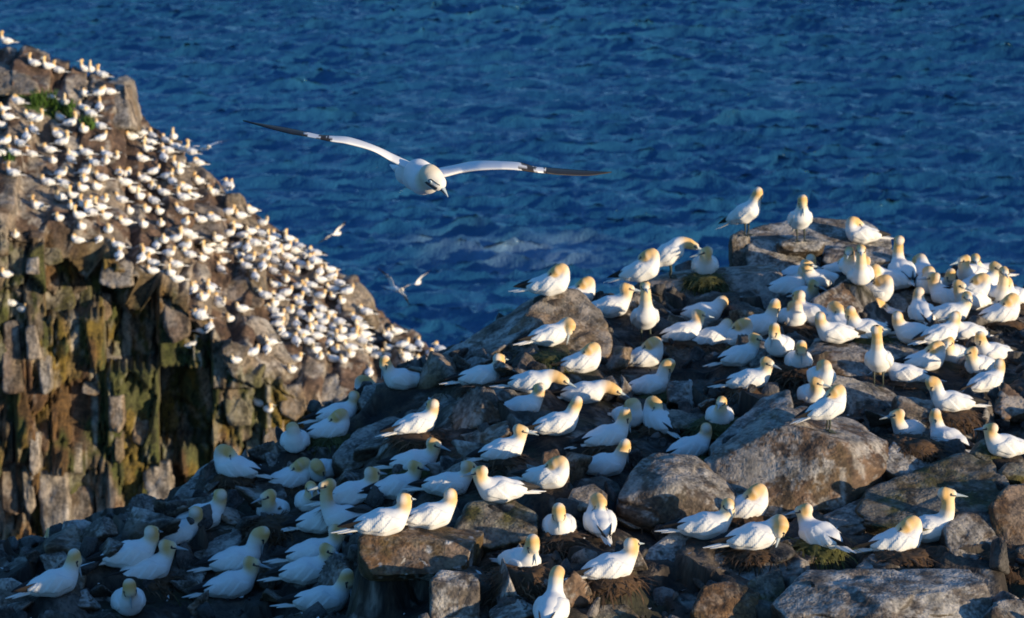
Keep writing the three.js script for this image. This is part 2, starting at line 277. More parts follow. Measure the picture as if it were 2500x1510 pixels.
// stone cut by the planes of a hull, corners knocked off, faces uneven
function rockGeometry(pts, { seed = 1, detail = 16, round = 0.007, rough = 0.034, chips = 5, strata = 0 } = {}) {
  const R = rng(seed * 7919 + 13), hull = new ConvexHull().setFromPoints(pts), c = V(); pts.forEach((p) => c.addScaledVector(p, 1 / pts.length));
  // hull faces that nearly share a direction become one flat side
  const sides = []; for (const f of hull.faces.map((q) => [q.normal, q.area]).sort((p, q) => q[1] - p[1])) { const k = sides.find((s) => s.n.dot(f[0]) > 0.955); if (k) k.n.multiplyScalar(k.a).addScaledVector(f[0], f[1]).normalize(), k.a += f[1]; else sides.push({ n: f[0].clone(), a: f[1] }); }
  const planes = sides.map(({ n }) => { let h = -9; for (const p of pts) h = Math.max(h, n.dot(p) - n.dot(c)); return [n, h]; }), box = new THREE.Box3().setFromPoints(pts), ext = box.getSize(V()), size = (ext.x + ext.y + ext.z) / 3;
  for (let i = 0; i < chips; i++) { const n = V(R() * 2 - 1, R() * 2 - 1, R() * 2 - 1).normalize(); let h = -9; for (const p of pts) h = Math.max(h, n.dot(p) - n.dot(c)); planes.push([n, h * (0.88 + 0.11 * R())]); }
  const g0 = mergeVertices((() => { const g = new THREE.IcosahedronGeometry(1, detail); g.deleteAttribute('uv'); g.deleteAttribute('normal'); return g; })(), 1e-4), p = g0.attributes.position, u = V();
  const sd = V(R() - 0.5, 1.6, R() - 0.5).normalize(), K = 1 / (round * size), a = 1 / size;
  for (let i = 0; i < p.count; i++) {
    u.fromBufferAttribute(p, i).multiply(ext).normalize(); let m = 1e9; const ts = [];
    for (const [n, h] of planes) { const q = n.dot(u); if (q > 0.02) { const t = h / q; ts.push(t); if (t < m) m = t; } }
    let s = 0; for (const t of ts) s += Math.exp(-(t - m) * K); let r = (m - Math.log(s) / K * 0.8) * 1.025;
    const x = c.x + u.x * r, y = c.y + u.y * r, z = c.z + u.z * r;
    const wob = (fbm(x * 2.2 * a + seed, y * 2.2 * a, z * 2.2 * a, 3) - 0.5) * 1.0 + (fbm(x * 8 * a, y * 8 * a + seed, z * 8 * a, 3) - 0.5) * 0.75 - 0.55 * step(0.86, 0.97, ridge(x * 2.6 * a + 5, y * 2.6 * a + seed, z * 2.6 * a, 2));
    r += (wob + (fbm(x * 22 * a, y * 22 * a, z * 22 * a + seed, 2) - 0.5) * 0.3) * rough * size;
    if (strata) { const l = (x * sd.x + y * sd.y + z * sd.z) / strata, fr = l - fl(l); r += (hash(fl(l), seed, 3) - 0.5) * rough * size * 0.9 - 0.5 * rough * size * (1 - step(0, 0.12, Math.min(fr, 1 - fr))); }
    p.setXYZ(i, c.x + u.x * r, c.y + u.y * r, c.z + u.z * r);
  }
  g0.computeVertexNormals(); return g0;
}
const rocks = [];
// outline points [x, y, depth beyond the base depth]; a base depth follows from where the rock meets the ground
function boulder(label, tone, pts, o = {}) {
  const d0 = -0.35 + leftDrop(pts.reduce((s, q) => s + q[0], 0) / pts.length) + (o.d ? o.d * (1 + 0.03 * step(1250, 900, Math.max(...pts.map((q) => q[1])))) : nominal(o.base ?? Math.max(...pts.map((q) => q[1])) - 30)), P3 = pts.map(([x, y, dd]) => P(x, y, d0 + dd));
  const back = o.back ?? 0.35, low = Math.min(...P3.map((q) => q.y)), ext = [];
  for (const q of P3) ext.push(V(q.x * 1.0, Math.min(q.y, low + (q.y - low) * 0.75) - 0.1, q.z - back));          // depth of the block behind what we see
  for (const q of P3) ext.push(V(q.x, low - 0.12, q.z - back * 0.5));
  const all = [...P3, ...ext], box = new THREE.Box3().setFromPoints(all), base = V((box.min.x + box.max.x) / 2, box.min.y, (box.min.z + box.max.z) / 2);
  const seed = rocks.length + 3, g = rockGeometry(all.map((q) => q.sub(base)), { seed, ...o });
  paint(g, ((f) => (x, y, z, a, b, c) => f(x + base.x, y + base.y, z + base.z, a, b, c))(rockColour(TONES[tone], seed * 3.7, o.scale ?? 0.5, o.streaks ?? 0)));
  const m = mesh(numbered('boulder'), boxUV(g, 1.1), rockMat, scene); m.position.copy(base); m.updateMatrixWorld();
  tag(m, label, 'rock', 'boulders of the near rock'); rocks.push(m); remember(g, m.matrixWorld); return m;
}

// ground mesh first (bird mounds are added below through `mounds`)
const mounds = [];
function buildGround() {
  const x0 = -8, x1 = 9.2, z0 = -20, z1 = -38.5, st = 0.042, nx = Math.round((x1 - x0) / st) + 1, nz = Math.round((z0 - z1) / st) + 1;
  const pos = new Float32Array(nx * nz * 3), col = new Float32Array(nx * nz * 3), uv = new Float32Array(nx * nz * 2), idx = [];
  const bins = new Map(); for (const m of mounds) for (let i = -1; i < 2; i++) for (let j = -1; j < 2; j++) { const k = (fl(m.x / 0.5) + i) + ',' + (fl(m.z / 0.5) + j); (bins.get(k) ?? bins.set(k, []).get(k)).push(m); }
  for (let j = 0; j < nz; j++) for (let i = 0; i < nx; i++) {
    const o = j * nx + i, rim = i === 0 || j === 0 || i === nx - 1 || j === nz - 1, x = x0 + i * st, z = z0 - j * st, g = groundDetail(x, z); let y = tps(x, z), mound = 0;
    for (const m of bins.get(fl(x / 0.5) + ',' + fl(z / 0.5)) ?? []) { const r = Math.hypot(x - m.x, z - m.z), w = 1 - step(0.13, 0.36 + 0.08 * (vnoise(x * 9, z * 9, 2) - 0.5), r); if (w > mound) mound = w; if (w > 0) y = mix(y, m.y - g.h * 0.3 - 0.0 + 0.03 * (fbm(x * 14, z * 14, 3, 2) - 0.5), w * 0.92); }
    y += g.h * (1 - mound * 0.7); if (rim) y = -1.5;
    pos[o * 3] = x; pos[o * 3 + 1] = y; pos[o * 3 + 2] = z; uv[o * 2] = x * 1.1; uv[o * 2 + 1] = z * 1.1;
    const a = fbm(x * 2.4, z * 2.4, 12, 4), b = fbm(x * 9, z * 9, 3, 3), f = fbm(x * 28, z * 28, 7, 2);
    let peat = mixc([0.008, 0.006, 0.0045], [0.070, 0.041, 0.023], clamp(step(0.3, 0.75, b) + (f - 0.5) * 0.7));
    peat = mixc(peat, [0.035, 0.036, 0.012], step(0.56, 0.64, fbm(x * 1.8 + 20, z * 1.8, 2, 3)) * 0.7);
    let stone = mixc([0.036, 0.027, 0.020], [0.135, 0.105, 0.078], clamp(step(0.3, 0.7, a * 0.6 + b * 0.4) + (f - 0.5) * 0.5));
    let c = mixc(peat, stone, g.isRock * (1 - mound));
    c = mixc(c, [0.40, 0.37, 0.33], 0.7 * step(0.565, 0.645, fbm(x * 3.3 + 60, z * 3.3, 8, 4) * 0.7 + f * 0.3) * (0.45 + 0.55 * g.isRock));
    col[o * 3] = c[0]; col[o * 3 + 1] = c[1]; col[o * 3 + 2] = c[2];
  }
  for (let j = 0; j < nz - 1; j++) for (let i = 0; i < nx - 1; i++) { const a = j * nx + i; idx.push(a, a + 1, a + nx, a + 1, a + nx + 1, a + nx); }
  const g = new THREE.BufferGeometry(); g.setAttribute('position', new THREE.BufferAttribute(pos, 3)); g.setAttribute('color', new THREE.BufferAttribute(col, 3)); g.setAttribute('uv', new THREE.BufferAttribute(uv, 2)); g.setIndex(idx); g.computeVertexNormals();
  return structure(mesh('rocky_ground', g, rockMat, scene));
}
for (let x = -7; x < 8; x += 0.028) for (let z = -21; z > -36; z -= 0.05) { const y = H0(x, z), [u, v, f] = proj(x, y, z); if (u > -200 && u < 2700 && v > 500 && v < 1700) { const k = fl(u / BOX) + 1000 * fl(v / BOX), o = zb.get(k); if (o === undefined || f < o) zb.set(k, f); } }

// the boulders one can tell apart, back to front
boulder('flat weathered slab crowning the rock, highest of all', 'slate', [[1800, 590, .1], [1845, 555, .5], [1960, 537, 1.0], [2110, 540, 1.1], [2172, 580, .8], [2180, 625, .4], [2120, 648, .1], [1960, 650, 0], [1830, 648, 0]], { d: 33.5, detail: 26, streaks: .3, chips: 16 });
boulder('black upright block propping the left end of the top slab', 'grey', [[1785, 575, .1], [1812, 562, .3], [1832, 580, .1], [1828, 650, 0], [1786, 652, 0]], { d: 33.1, detail: 12 });
boulder('pale sloping stone at the lower left of the topmost slab', 'slate', [[1822, 650, 0], [1826, 600, .15], [1850, 583, .35], [1900, 600, .3], [1965, 640, .1], [1950, 658, -.05], [1860, 668, -.1]], { d: 33.0, detail: 16 });
boulder('broken pale stone at the lower right of the topmost slab', 'slate', [[2010, 640, .05], [2020, 607, .3], [2100, 600, .5], [2182, 612, .4], [2185, 640, .1], [2120, 662, 0], [2040, 660, 0]], { d: 33.1, detail: 14 });
boulder('small overhanging stone under the front-facing bird on the top slab', 'slate', [[1900, 592, 0], [1930, 583, .3], [2000, 583, .3], [2015, 595, .1], [2000, 612, 0], [1940, 616, 0], [1905, 605, 0]], { d: 33.0, detail: 12, back: .5 });
boulder('broad reddish brown block below the mossy nest at the skyline', 'brown', [[1560, 690, .3], [1640, 668, .9], [1760, 655, 1.0], [1885, 648, .9], [1906, 668, .3], [1908, 755, 0], [1800, 765, -.1], [1640, 752, 0]], { d: 31.3, detail: 24, streaks: .6 });
boulder('pyramid shaped boulder under the standing bird with black tail', 'grey', [[1482, 805, 0], [1500, 760, .2], [1556, 712, .45], [1575, 716, .5], [1658, 785, .35], [1640, 825, 0], [1520, 838, -.1]], { d: 30.2, detail: 20 });
boulder('tall pointed brown rock beneath the sleeping bird on the skyline', 'tan', [[1215, 860, .0], [1285, 768, .2], [1325, 722, .45], [1384, 700, .6], [1412, 708, .6], [1468, 765, .45], [1492, 825, .2], [1480, 872, 0], [1380, 905, -.3], [1250, 915, -.25]], { d: 28.9, detail: 30, chips: 1, streaks: .2 });
boulder('long bluish slab leaning against the pointed rock', 'slate', [[1005, 965, .0], [1012, 925, .3], [1110, 850, .5], [1300, 735, .9], [1335, 722, .9], [1300, 790, .3], [1180, 885, .0], [1060, 980, -.2], [1020, 990, -.1]], { d: 28.9, detail: 28, chips: 1, strata: .12 });
boulder('dark wedge boulder in front of the long-necked bird', 'brown', [[1985, 735, 0], [2020, 712, .3], [2090, 668, .5], [2112, 680, .45], [2120, 770, .15], [2085, 795, -.1], [1995, 790, -.1]], { d: 30.4, detail: 18, round: .025 });
boulder('low reddish rock behind the wedge boulder', 'brown', [[2120, 720, .1], [2170, 698, .4], [2270, 705, .4], [2295, 745, .1], [2280, 785, 0], [2140, 780, -.1]], { d: 31, detail: 16 });
boulder('dark slab at the right edge beside the sleeping pair', 'grey', [[2385, 790, .1], [2440, 775, .4], [2560, 780, .5], [2570, 840, 0], [2480, 850, -.1], [2400, 840, 0]], { d: 30.2, detail: 16 });
boulder('wide cracked slab under the bird with lowered bill', 'brown', [[1975, 862, .1], [1990, 838, .5], [2120, 826, .8], [2235, 835, .7], [2262, 865, .3], [2245, 925, 0], [2150, 935, -.1], [2000, 905, -.1]], { d: 28.6, detail: 24, strata: .2, streaks: .35 });
boulder('grey boulder behind the bird that stands on the big rock', 'grey', [[1995, 935, .1], [2018, 912, .4], [2090, 935, .5], [2170, 955, .5], [2198, 975, .3], [2190, 1010, 0], [2150, 1050, -.1], [2060, 1040, -.1], [2000, 1000, 0]], { d: 27.5, detail: 20, streaks: .4 });
boulder('small upright stone beside two birds near the right edge', 'grey', [[2268, 850, 0], [2290, 806, .1], [2318, 850, .1], [2300, 880, 0], [2275, 878, 0]], { d: 28.9, detail: 8 });
boulder('dark ledge below the round preening bird on the right', 'grey', [[2190, 965, .2], [2260, 985, .4], [2350, 995, .4], [2410, 1020, .3], [2380, 1075, 0], [2290, 1080, -.1], [2200, 1040, 0]], { d: 27.0, detail: 16 });
boulder('blue shaded slope stone left of the big brown boulder', 'slate', [[1735, 1110, 0], [1770, 1060, .3], [1880, 965, .9], [1925, 960, 1.0], [1935, 1000, .5], [1840, 1100, 0], [1770, 1150, -.1]], { d: 26.6, detail: 20 });
boulder('big brown boulder with a bird standing on its pale top', 'brown', [[1732, 1150, .15], [1790, 1075, .35], [1890, 1002, .65], [1960, 1003, 1.05], [2090, 1040, 1.0], [2178, 1080, .55], [2150, 1160, .15], [2060, 1245, -.1], [1880, 1285, -.25], [1745, 1225, -.05], [1915, 1040, .2], [2060, 1105, .0]], { d: 25.7, detail: 42, chips: 1, streaks: .45 });
boulder('white veined slab leaning on the right of the big boulder', 'slate', [[2150, 1140, 0], [2180, 1078, .4], [2220, 1080, .5], [2290, 1130, .4], [2270, 1150, .1], [2200, 1175, -.1]], { d: 25.9, detail: 14 });
boulder('rounded grey boulder streaked with three white marks', 'grey', [[1508, 1215, 0], [1540, 1150, .25], [1590, 1106, .5], [1690, 1110, .55], [1745, 1150, .45], [1797, 1205, .2], [1795, 1262, 0], [1700, 1288, -.1], [1560, 1280, -.12], [1512, 1245, -.05], [1640, 1180, -.12]], { d: 25.3, detail: 34, round: .03, streaks: .5 });
boulder('small green-brown stone in front of the half hidden bird', 'mossy', [[2378, 1110, 0], [2400, 1075, .2], [2425, 1062, .25], [2470, 1095, .15], [2475, 1130, 0], [2420, 1140, -.05]], { d: 26.0, detail: 12 });
boulder('green stone at the right edge below the half hidden bird', 'mossy', [[2440, 1155, 0], [2460, 1130, .2], [2500, 1130, .2], [2510, 1165, 0], [2470, 1180, 0]], { d: 25.8, detail: 10 });
boulder('long mossy slab rising to the right of the big boulder', 'mossy', [[2085, 1235, .1], [2180, 1170, .5], [2370, 1115, .9], [2420, 1130, .8], [2460, 1190, .4], [2400, 1260, 0], [2250, 1300, -.2], [2120, 1275, -.15]], { d: 25.3, detail: 30, strata: .22 });
boulder('thin slanting dark slab below the big brown boulder', 'grey', [[1990, 1290, 0], [2060, 1240, .3], [2200, 1185, .6], [2260, 1180, .6], [2180, 1260, .1], [2060, 1320, -.1]], { d: 25.2, detail: 18, strata: .1 });
boulder('moss stained rock face at the far right edge', 'rust', [[2420, 1230, .1], [2460, 1190, .4], [2560, 1180, .6], [2570, 1330, 0], [2480, 1350, -.1], [2425, 1320, 0]], { d: 25.1, detail: 18 });
boulder('round dark grey boulder behind the nest at lower right', 'grey', [[2305, 1290, .1], [2345, 1250, .35], [2410, 1245, .4], [2455, 1290, .3], [2460, 1345, .1], [2400, 1385, -.1], [2320, 1360, -.05]], { d: 24.9, detail: 20, round: .035 });
boulder('smooth grey rock shoulder beside the bird looking at the camera', 'slate', [[1572, 1400, 0], [1580, 1350, .15], [1640, 1300, .4], [1730, 1285, .5], [1745, 1310, .35], [1700, 1400, 0], [1660, 1470, -.1], [1580, 1470, -.1]], { d: 24.6, detail: 24, round: .03 });
boulder('pair-forming rounded stone under the preening bird', 'grey', [[1685, 1400, 0], [1700, 1352, .25], [1790, 1340, .45], [1830, 1370, .3], [1800, 1420, 0], [1710, 1440, -.1]], { d: 24.4, detail: 18, round: .035 });
boulder('long pale ledge carrying the preening bird and its nest', 'slate', [[1780, 1425, 0], [1800, 1390, .2], [1880, 1330, .6], [2000, 1305, .7], [2022, 1335, .4], [1960, 1380, .1], [1880, 1450, -.1], [1800, 1470, -.15]], { d: 24.4, detail: 26, strata: .2 });
boulder('orange brown wet rock in the gap at the bottom edge', 'rust', [[1690, 1500, 0], [1720, 1430, .15], [1790, 1420, .3], [1850, 1450, .25], [1830, 1540, 0], [1740, 1570, -.1]], { d: 23.8, detail: 20, streaks: .3 });
boulder('olive brown block under the pale ledge', 'mossy', [[1800, 1470, 0], [1830, 1420, .2], [1900, 1390, .3], [1920, 1450, .1], [1870, 1520, 0], [1810, 1520, -.05]], { d: 24.0, detail: 16 });
boulder('flat stone slab directly under the brown nest at lower right', 'slate', [[2095, 1390, .1], [2140, 1350, .6], [2300, 1342, .8], [2392, 1388, .5], [2398, 1415, .2], [2300, 1430, 0], [2130, 1420, 0]], { d: 24.3, detail: 24, strata: .1 });
boulder('largest foreground slab with pale crusted top at lower right', 'slate', [[1895, 1480, .05], [1965, 1402, .5], [2110, 1395, .7], [2370, 1405, .7], [2402, 1440, .35], [2418, 1540, 0], [2200, 1580, -.35], [1960, 1560, -.2], [2150, 1490, -.2], [2060, 1440, .1]], { d: 23.7, detail: 42, chips: 1, streaks: .2 });
boulder('broken grey stone in the bottom right corner', 'grey', [[2415, 1500, 0], [2440, 1465, .2], [2540, 1470, .3], [2540, 1560, 0], [2430, 1560, -.05]], { d: 23.6, detail: 14 });
boulder('mossy stone at the bottom edge right of the arched-neck bird', 'mossy', [[1440, 1510, 0], [1470, 1478, .15], [1530, 1478, .2], [1560, 1510, .1], [1550, 1560, 0], [1450, 1560, 0]], { d: 23.7, detail: 14 });
boulder('brown block with long white dribbles below a bright bird', 'rust', [[876, 1312, .15], [915, 1287, .4], [985, 1277, .6], [1165, 1298, .5], [1174, 1328, .2], [1145, 1385, .05], [1060, 1402, -.05], [905, 1398, -.05], [880, 1355, .05]], { d: 24.15, detail: 42, streaks: 1, scale: .4 });
boulder('pale pillar stone below the dribble-stained block', 'slate', [[1050, 1420, .1], [1075, 1396, .3], [1160, 1402, .3], [1168, 1450, .1], [1160, 1560, 0], [1055, 1560, 0]], { d: 24.0, detail: 16 });
boulder('dark mossy block behind the dribble-stained rock', 'mossy', [[1110, 1280, .1], [1140, 1225, .3], [1250, 1225, .4], [1310, 1260, .3], [1310, 1310, 0], [1200, 1340, -.05], [1120, 1320, 0]], { d: 25.1, detail: 16 });
boulder('reddish stone behind the preening bird in the middle', 'brown', [[1315, 1180, 0], [1330, 1105, .2], [1360, 1100, .25], [1388, 1160, .1], [1380, 1210, 0], [1330, 1215, 0]], { d: 25.9, detail: 12 });
boulder('small guano splashed stone above two front-facing birds', 'tan', [[1380, 1235, 0], [1400, 1195, .2], [1450, 1182, .3], [1480, 1210, .2], [1470, 1245, 0], [1400, 1250, 0]], { d: 25.4, detail: 12 });
boulder('thin stone lying right of the headless bird at mid slope', 'tan', [[1622, 1020, .1], [1640, 1000, .3], [1690, 1010, .3], [1715, 1030, .2], [1690, 1048, 0], [1640, 1045, 0]], { d: 26.9, detail: 10 });
boulder('triangular pale chip beside the drooping-neck bird', 'slate', [[1508, 970, 0], [1520, 915, .1], [1545, 955, .1], [1535, 985, 0]], { d: 27.6, detail: 8 });
boulder('pale pointed stone between the crouching bird and its nest', 'grey', [[1252, 930, 0], [1278, 858, .2], [1300, 872, .2], [1330, 910, .1], [1300, 945, 0]], { d: 28.2, detail: 10 });
boulder('dark rock under two front birds at centre right', 'grey', [[1830, 890, .1], [1870, 850, .3], [1910, 850, .4], [1920, 895, .1], [1880, 925, 0], [1840, 920, 0]], { d: 28.4, detail: 12 });
boulder('shaded stone holding up the preening bird left of the long slab', 'grey', [[872, 985, .05], [890, 945, .3], [960, 930, .5], [1020, 945, .4], [1018, 980, .1], [960, 1000, -.05], [890, 1005, 0]], { d: 27.7, detail: 18, streaks: .3 });
boulder('speckled brown slab below the long bluish slab', 'brown', [[1015, 1010, .1], [1060, 965, .4], [1140, 945, .5], [1190, 970, .3], [1180, 1020, .05], [1120, 1050, -.1], [1040, 1045, 0]], { d: 28.3, detail: 18, streaks: .3 });
boulder('steep dark slab in the shaded gully left of the bird row', 'grey', [[810, 1120, .0], [870, 1050, .4], [960, 1010, .6], [1000, 1040, .4], [930, 1110, 0], [850, 1160, -.1]], { d: 26.7, detail: 18 });
boulder('dark mound of stone under the bird curled at the cliff edge', 'grey', [[490, 1230, .1], [510, 1180, .3], [580, 1160, .5], [680, 1170, .4], [700, 1220, .1], [640, 1260, 0], [520, 1265, 0]], { d: 25.9, detail: 18 });
boulder('sloping dark stone on the left skyline', 'grey', [[425, 1215, .1], [470, 1165, .4], [545, 1100, .7], [575, 1120, .6], [560, 1190, .1], [480, 1240, 0]], { d: 26.1, detail: 16 });
boulder('black rock with a notch below the bird facing the camera on the edge', 'grey', [[645, 1110, .1], [680, 1088, .3], [760, 1088, .4], [775, 1130, .1], [720, 1155, 0], [660, 1150, 0]], { d: 26.4, detail: 14 });
boulder('blue topped square block at lower left', 'slate', [[142, 1385, .1], [156, 1272, .35], [215, 1275, .55], [262, 1300, .5], [265, 1380, .1], [220, 1410, 0], [155, 1415, 0]], { d: 24.9, detail: 18 });
boulder('long rough grey boulder between birds at lower left', 'slate', [[385, 1400, .05], [400, 1360, .2], [470, 1290, .5], [535, 1248, .7], [575, 1270, .5], [580, 1330, .1], [500, 1420, -.1], [420, 1450, -.1]], { d: 24.9, detail: 26 });
boulder('shaded stone behind the bird with the arched neck at left', 'grey', [[630, 1370, 0], [645, 1310, .2], [680, 1305, .3], [690, 1350, .1], [660, 1385, 0]], { d: 24.9, detail: 10 });
boulder('grey stone between the two large shaded birds', 'grey', [[625, 1420, 0], [650, 1370, .2], [730, 1350, .3], [720, 1410, .1], [660, 1450, 0]], { d: 24.5, detail: 14 });
boulder('dim stone in the bottom left corner', 'slate', [[-30, 1500, 0], [0, 1415, .2], [25, 1412, .2], [60, 1450, .2], [130, 1480, .2], [100, 1550, 0], [-20, 1550, 0]], { d: 24.0, detail: 16 });
boulder('upright dim stone right of the lower left corner', 'grey', [[125, 1530, 0], [150, 1425, .1], [185, 1422, .15], [205, 1480, .1], [190, 1550, 0]], { d: 24.0, detail: 12 });
boulder('flat dim stone at the bottom below the left birds', 'slate', [[215, 1500, 0], [230, 1452, .2], [300, 1440, .3], [285, 1500, 0]], { d: 24.1, detail: 10 });

// ---------------------------------------------------------------- gannets
const WHITE = [0.80, 0.79, 0.77], NAPE = [0.71, 0.43, 0.15], FACE = [0.77, 0.58, 0.32];
// head: offset of the head from the neck's root, control point of the neck, yaw and pitch of the bill (degrees)
const POSES = {
  n: { o: [.045, .128, 0], c: [.065, .06, 0], yaw: 0, pitch: -10 },          // looking ahead
  t: { o: [.02, .25, 0], c: [.06, .10, 0], yaw: 0, pitch: -5 },            // neck stretched
  d: { o: [.06, .14, 0], c: [.035, .12, 0], yaw: 0, pitch: -72 },          // bill lowered to the breast
  s: { o: [-.085, .075, .02], c: [.04, .165, 0], yaw: 165, pitch: -28 },     // asleep, bill under the back feathers
  p: { o: [.065, .02, -.075], c: [.10, .13, -.03], yaw: 140, pitch: -60 },  // preening its left side
  q: { o: [.065, .02, .075], c: [.10, .13, .03], yaw: -140, pitch: -60 },   // preening its right side
  a: { o: [.095, .155, 0], c: [.04, .23, 0], yaw: 0, pitch: -100 },         // arched neck
  u: { o: [.165, -.02, 0], c: [.09, .04, 0], yaw: 0, pitch: -22 },          // reaching low ahead
};
function bodyField(stand, pose, yawAdd, tilt) {
  const ct = Math.cos(tilt), st = Math.sin(tilt), up = stand ? 0.145 : 0, R = (x, y, z = 0) => { const a = x * 0.87 + 0.04, b = y - 0.12; return [a * ct - b * st - 0.04, a * st + b * ct + 0.12 + up, z]; };
  const B = [[R(-.20, .120), R(-.03, .128), .082, .122], [R(-.03, .128), R(.10, .145), .122, .113], [R(-.20, .120), R(-.31, .112), .078, .035], [R(.10, .150), R(.165, .195), .108, .074]];
  const root = R(.165, .20), q = POSES[pose], head = [root[0] + q.o[0] * 1.1, root[1] + q.o[1] * 1.08, q.o[2] * 1.2], ctl = [root[0] + q.c[0], root[1] + q.c[1] * 1.1, q.c[2] * 1.1], neck = [];
  for (let i = 0; i <= 5; i++) { const t = i / 5, u = 1 - t; neck.push([0, 1, 2].map((k) => u * u * root[k] + 2 * u * t * ctl[k] + t * t * head[k])); }
  const yaw = (q.yaw + yawAdd) * Math.PI / 180, pi = q.pitch * Math.PI / 180, dir = V(Math.cos(yaw) * Math.cos(pi), Math.sin(pi), -Math.sin(yaw) * Math.cos(pi));
  const hb = head.map((v, k) => v - dir.getComponent(k) * 0.026), hf = head.map((v, k) => v + dir.getComponent(k) * 0.044);
  const trunk = (x, y, z) => { const zz = z / 1.1; let d = 9; for (const b of B) d = smin(d, cone(x, y, zz, b[0], b[1], b[2], b[3]), 0.05); return d; };
  const all = (x, y, z) => { let d = trunk(x, y, z); for (let i = 0; i < 5; i++) d = smin(d, cone(x, y, z, neck[i], neck[i + 1], mix(.066, .045, i / 5), mix(.066, .045, (i + 1) / 5)), 0.034); return smin(d, cone(x, y, z, hb, hf, .0615, .047), 0.022); };
  const white = (x, y, z) => { let w = 0; for (let i = 2; i < 6; i++) { const r = Math.hypot(x - neck[i][0], y - neck[i][1], z - neck[i][2]); w = Math.max(w, (1 - step(.062, .098, r)) * [0, 0, .5, .9, 1, 1][i]); } return Math.max(w, 1 - step(.064, .100, Math.hypot(x - head[0], y - head[1], z - head[2]))); };
  return { R, trunk, all, white, head: V(...head), dir, hf: V(...hf), up };
}
const birdCache = {};
function gannetProto(key, cell = 0.0160) {                                // key: S? + pose letter + optional extra yaw
  const id = key + cell; if (birdCache[id]) return birdCache[id];
  const stand = key[0] === 'S', pose = key[stand ? 1 : 0], yawAdd = parseFloat(key.slice(stand ? 2 : 1)) || 0, tilt = (stand ? (pose === 's' ? 14 : 24) : 1) * Math.PI / 180;
  const F = bodyField(stand, pose, yawAdd, tilt), g = new THREE.Group(), far = cell > 0.02;
  const lo = [-.42, F.up - .03, -.2], hi = [.46, F.up + .58, .2];
  const tint = (x, y, z) => { const w = F.white(x, y, z), side = V(x, y, z).sub(F.head).dot(F.dir), c = mixc(NAPE, FACE, step(-.01, .045, side)), n = 1 + 0.06 * (fbm(x * 40, y * 40, z * 40, 2) - 0.5); return mixc(WHITE, c, w).map((v) => v * n); };
  const body = nets((x, y, z) => F.all(x, y, z) - 0.0035 * (fbm(x * 22, y * 22, z * 22, 2) - 0.5), lo, hi, cell); paint(body, tint);
  // folded wings: raised panels along the flanks
  const wl = [[.135, .150, .050], [-.02, .158, .088], [-.19, .140, .056], [-.305, .128, .024]].map(([x, y, r]) => [F.R(x, y), r]);
  const wing = (s) => nets((x, y, z) => {
    let o = 9; for (let i = 0; i < 3; i++) { const A = wl[i][0], Bq = wl[i + 1][0]; o = smin(o, cone(x, y, 0, [A[0], A[1], 0], [Bq[0], Bq[1], 0], wl[i][1], wl[i + 1][1]), .03); }
    return smax(smax(F.trunk(x, y, z) - 0.013 - 0.0075 * (1 - (((x * 0.8 - y * 0.75 + 3) / 0.085) % 1)) * step(0.12, 0.02, x), o, .022), 0.006 - s * z, .01);
  }, lo, hi, far ? cell : cell * 1.15);
  if (far) {
    const parts = [body]; for (const s of [1, -1]) parts.push(paint(wing(s), () => WHITE));
    g.userData.geo = parts;
  } else {
    const merge = (geo) => { boxUV(geo); return geo; };
    const b = mesh('body', body, plainFeather, g);
    for (const s of [1, -1]) { const w = mesh('wing', boxUV(paint(wing(s), (x, y, z) => { const k = 0.93 + 0.13 * fbm(x * 18, y * 26, z * 18, 2); return WHITE.map((v, i) => v * Math.min(k, 1.02) * (i === 2 ? 0.985 : 1)); }), 3), featherMat, g); w.userData.s = s; }
  }
  // black primaries crossing over the tail, white pointed tail
  const bladeG = (s, from, to, wa, wb, th, droop) => { const rings = [], a = V(...F.R(...from)), b = V(...F.R(...to)); for (let i = 0; i <= 6; i++) { const t = i / 6, c = a.clone().lerp(b, t); c.y += droop * Math.sin(t * Math.PI); const w = i === 6 ? 0.002 : mix(wa, wb, t * t) * (1 - 0.1 * t); rings.push(ellipseRing(c, V(0, 1, s * 0.35).normalize(), V(0, -0.35 * s, 1).normalize(), w, th * (1 - .8 * t))); } return loft(rings); };
  const tips = [1, -1].map((s) => { const q = [bladeG(s, [-.17, .150, .072 * s], [-.49, .118, .012 * s], .046, .006, .012, .004), bladeG(s, [-.20, .128, .066 * s], [-.40, .108, .022 * s], .03, .006, .01, .002)]; return mergeGeometries(q); });
  const tail = (() => { const q = []; for (const k of [-1, 0, 1]) { const a = V(...F.R(-.24, .098, .02 * k)), b = V(...F.R(k ? -.49 : -.56, .064, .024 * k)), rings = []; for (let i = 0; i <= 5; i++) { const t = i / 5, c = a.clone().lerp(b, t); c.y -= .004 * Math.abs(k); rings.push(ellipseRing(c, V(0, 0, 1), V(0, 1, 0), i === 5 ? .002 : mix(.04, .012, t), mix(.022, .004, t))); } q.push(loft(rings)); } return paint(mergeGeometries(q), () => [.76, .74, .70]); })();
  const bill = (() => { const up = V(0, 1, 0), side = V().crossVectors(F.dir, up).normalize(), u = V().crossVectors(side, F.dir).normalize(), rings = []; for (let i = 0; i <= 6; i++) { const t = i / 6, c = F.hf.clone().addScaledVector(F.dir, -.016 + t * .172).addScaledVector(u, -.006 - .014 * t * t); rings.push(ellipseRing(c, side, u, mix(.024, .002, Math.pow(t, .9)), mix(.031, .003, Math.pow(t, .85)))); } return { g: loft(rings), side, u }; })();
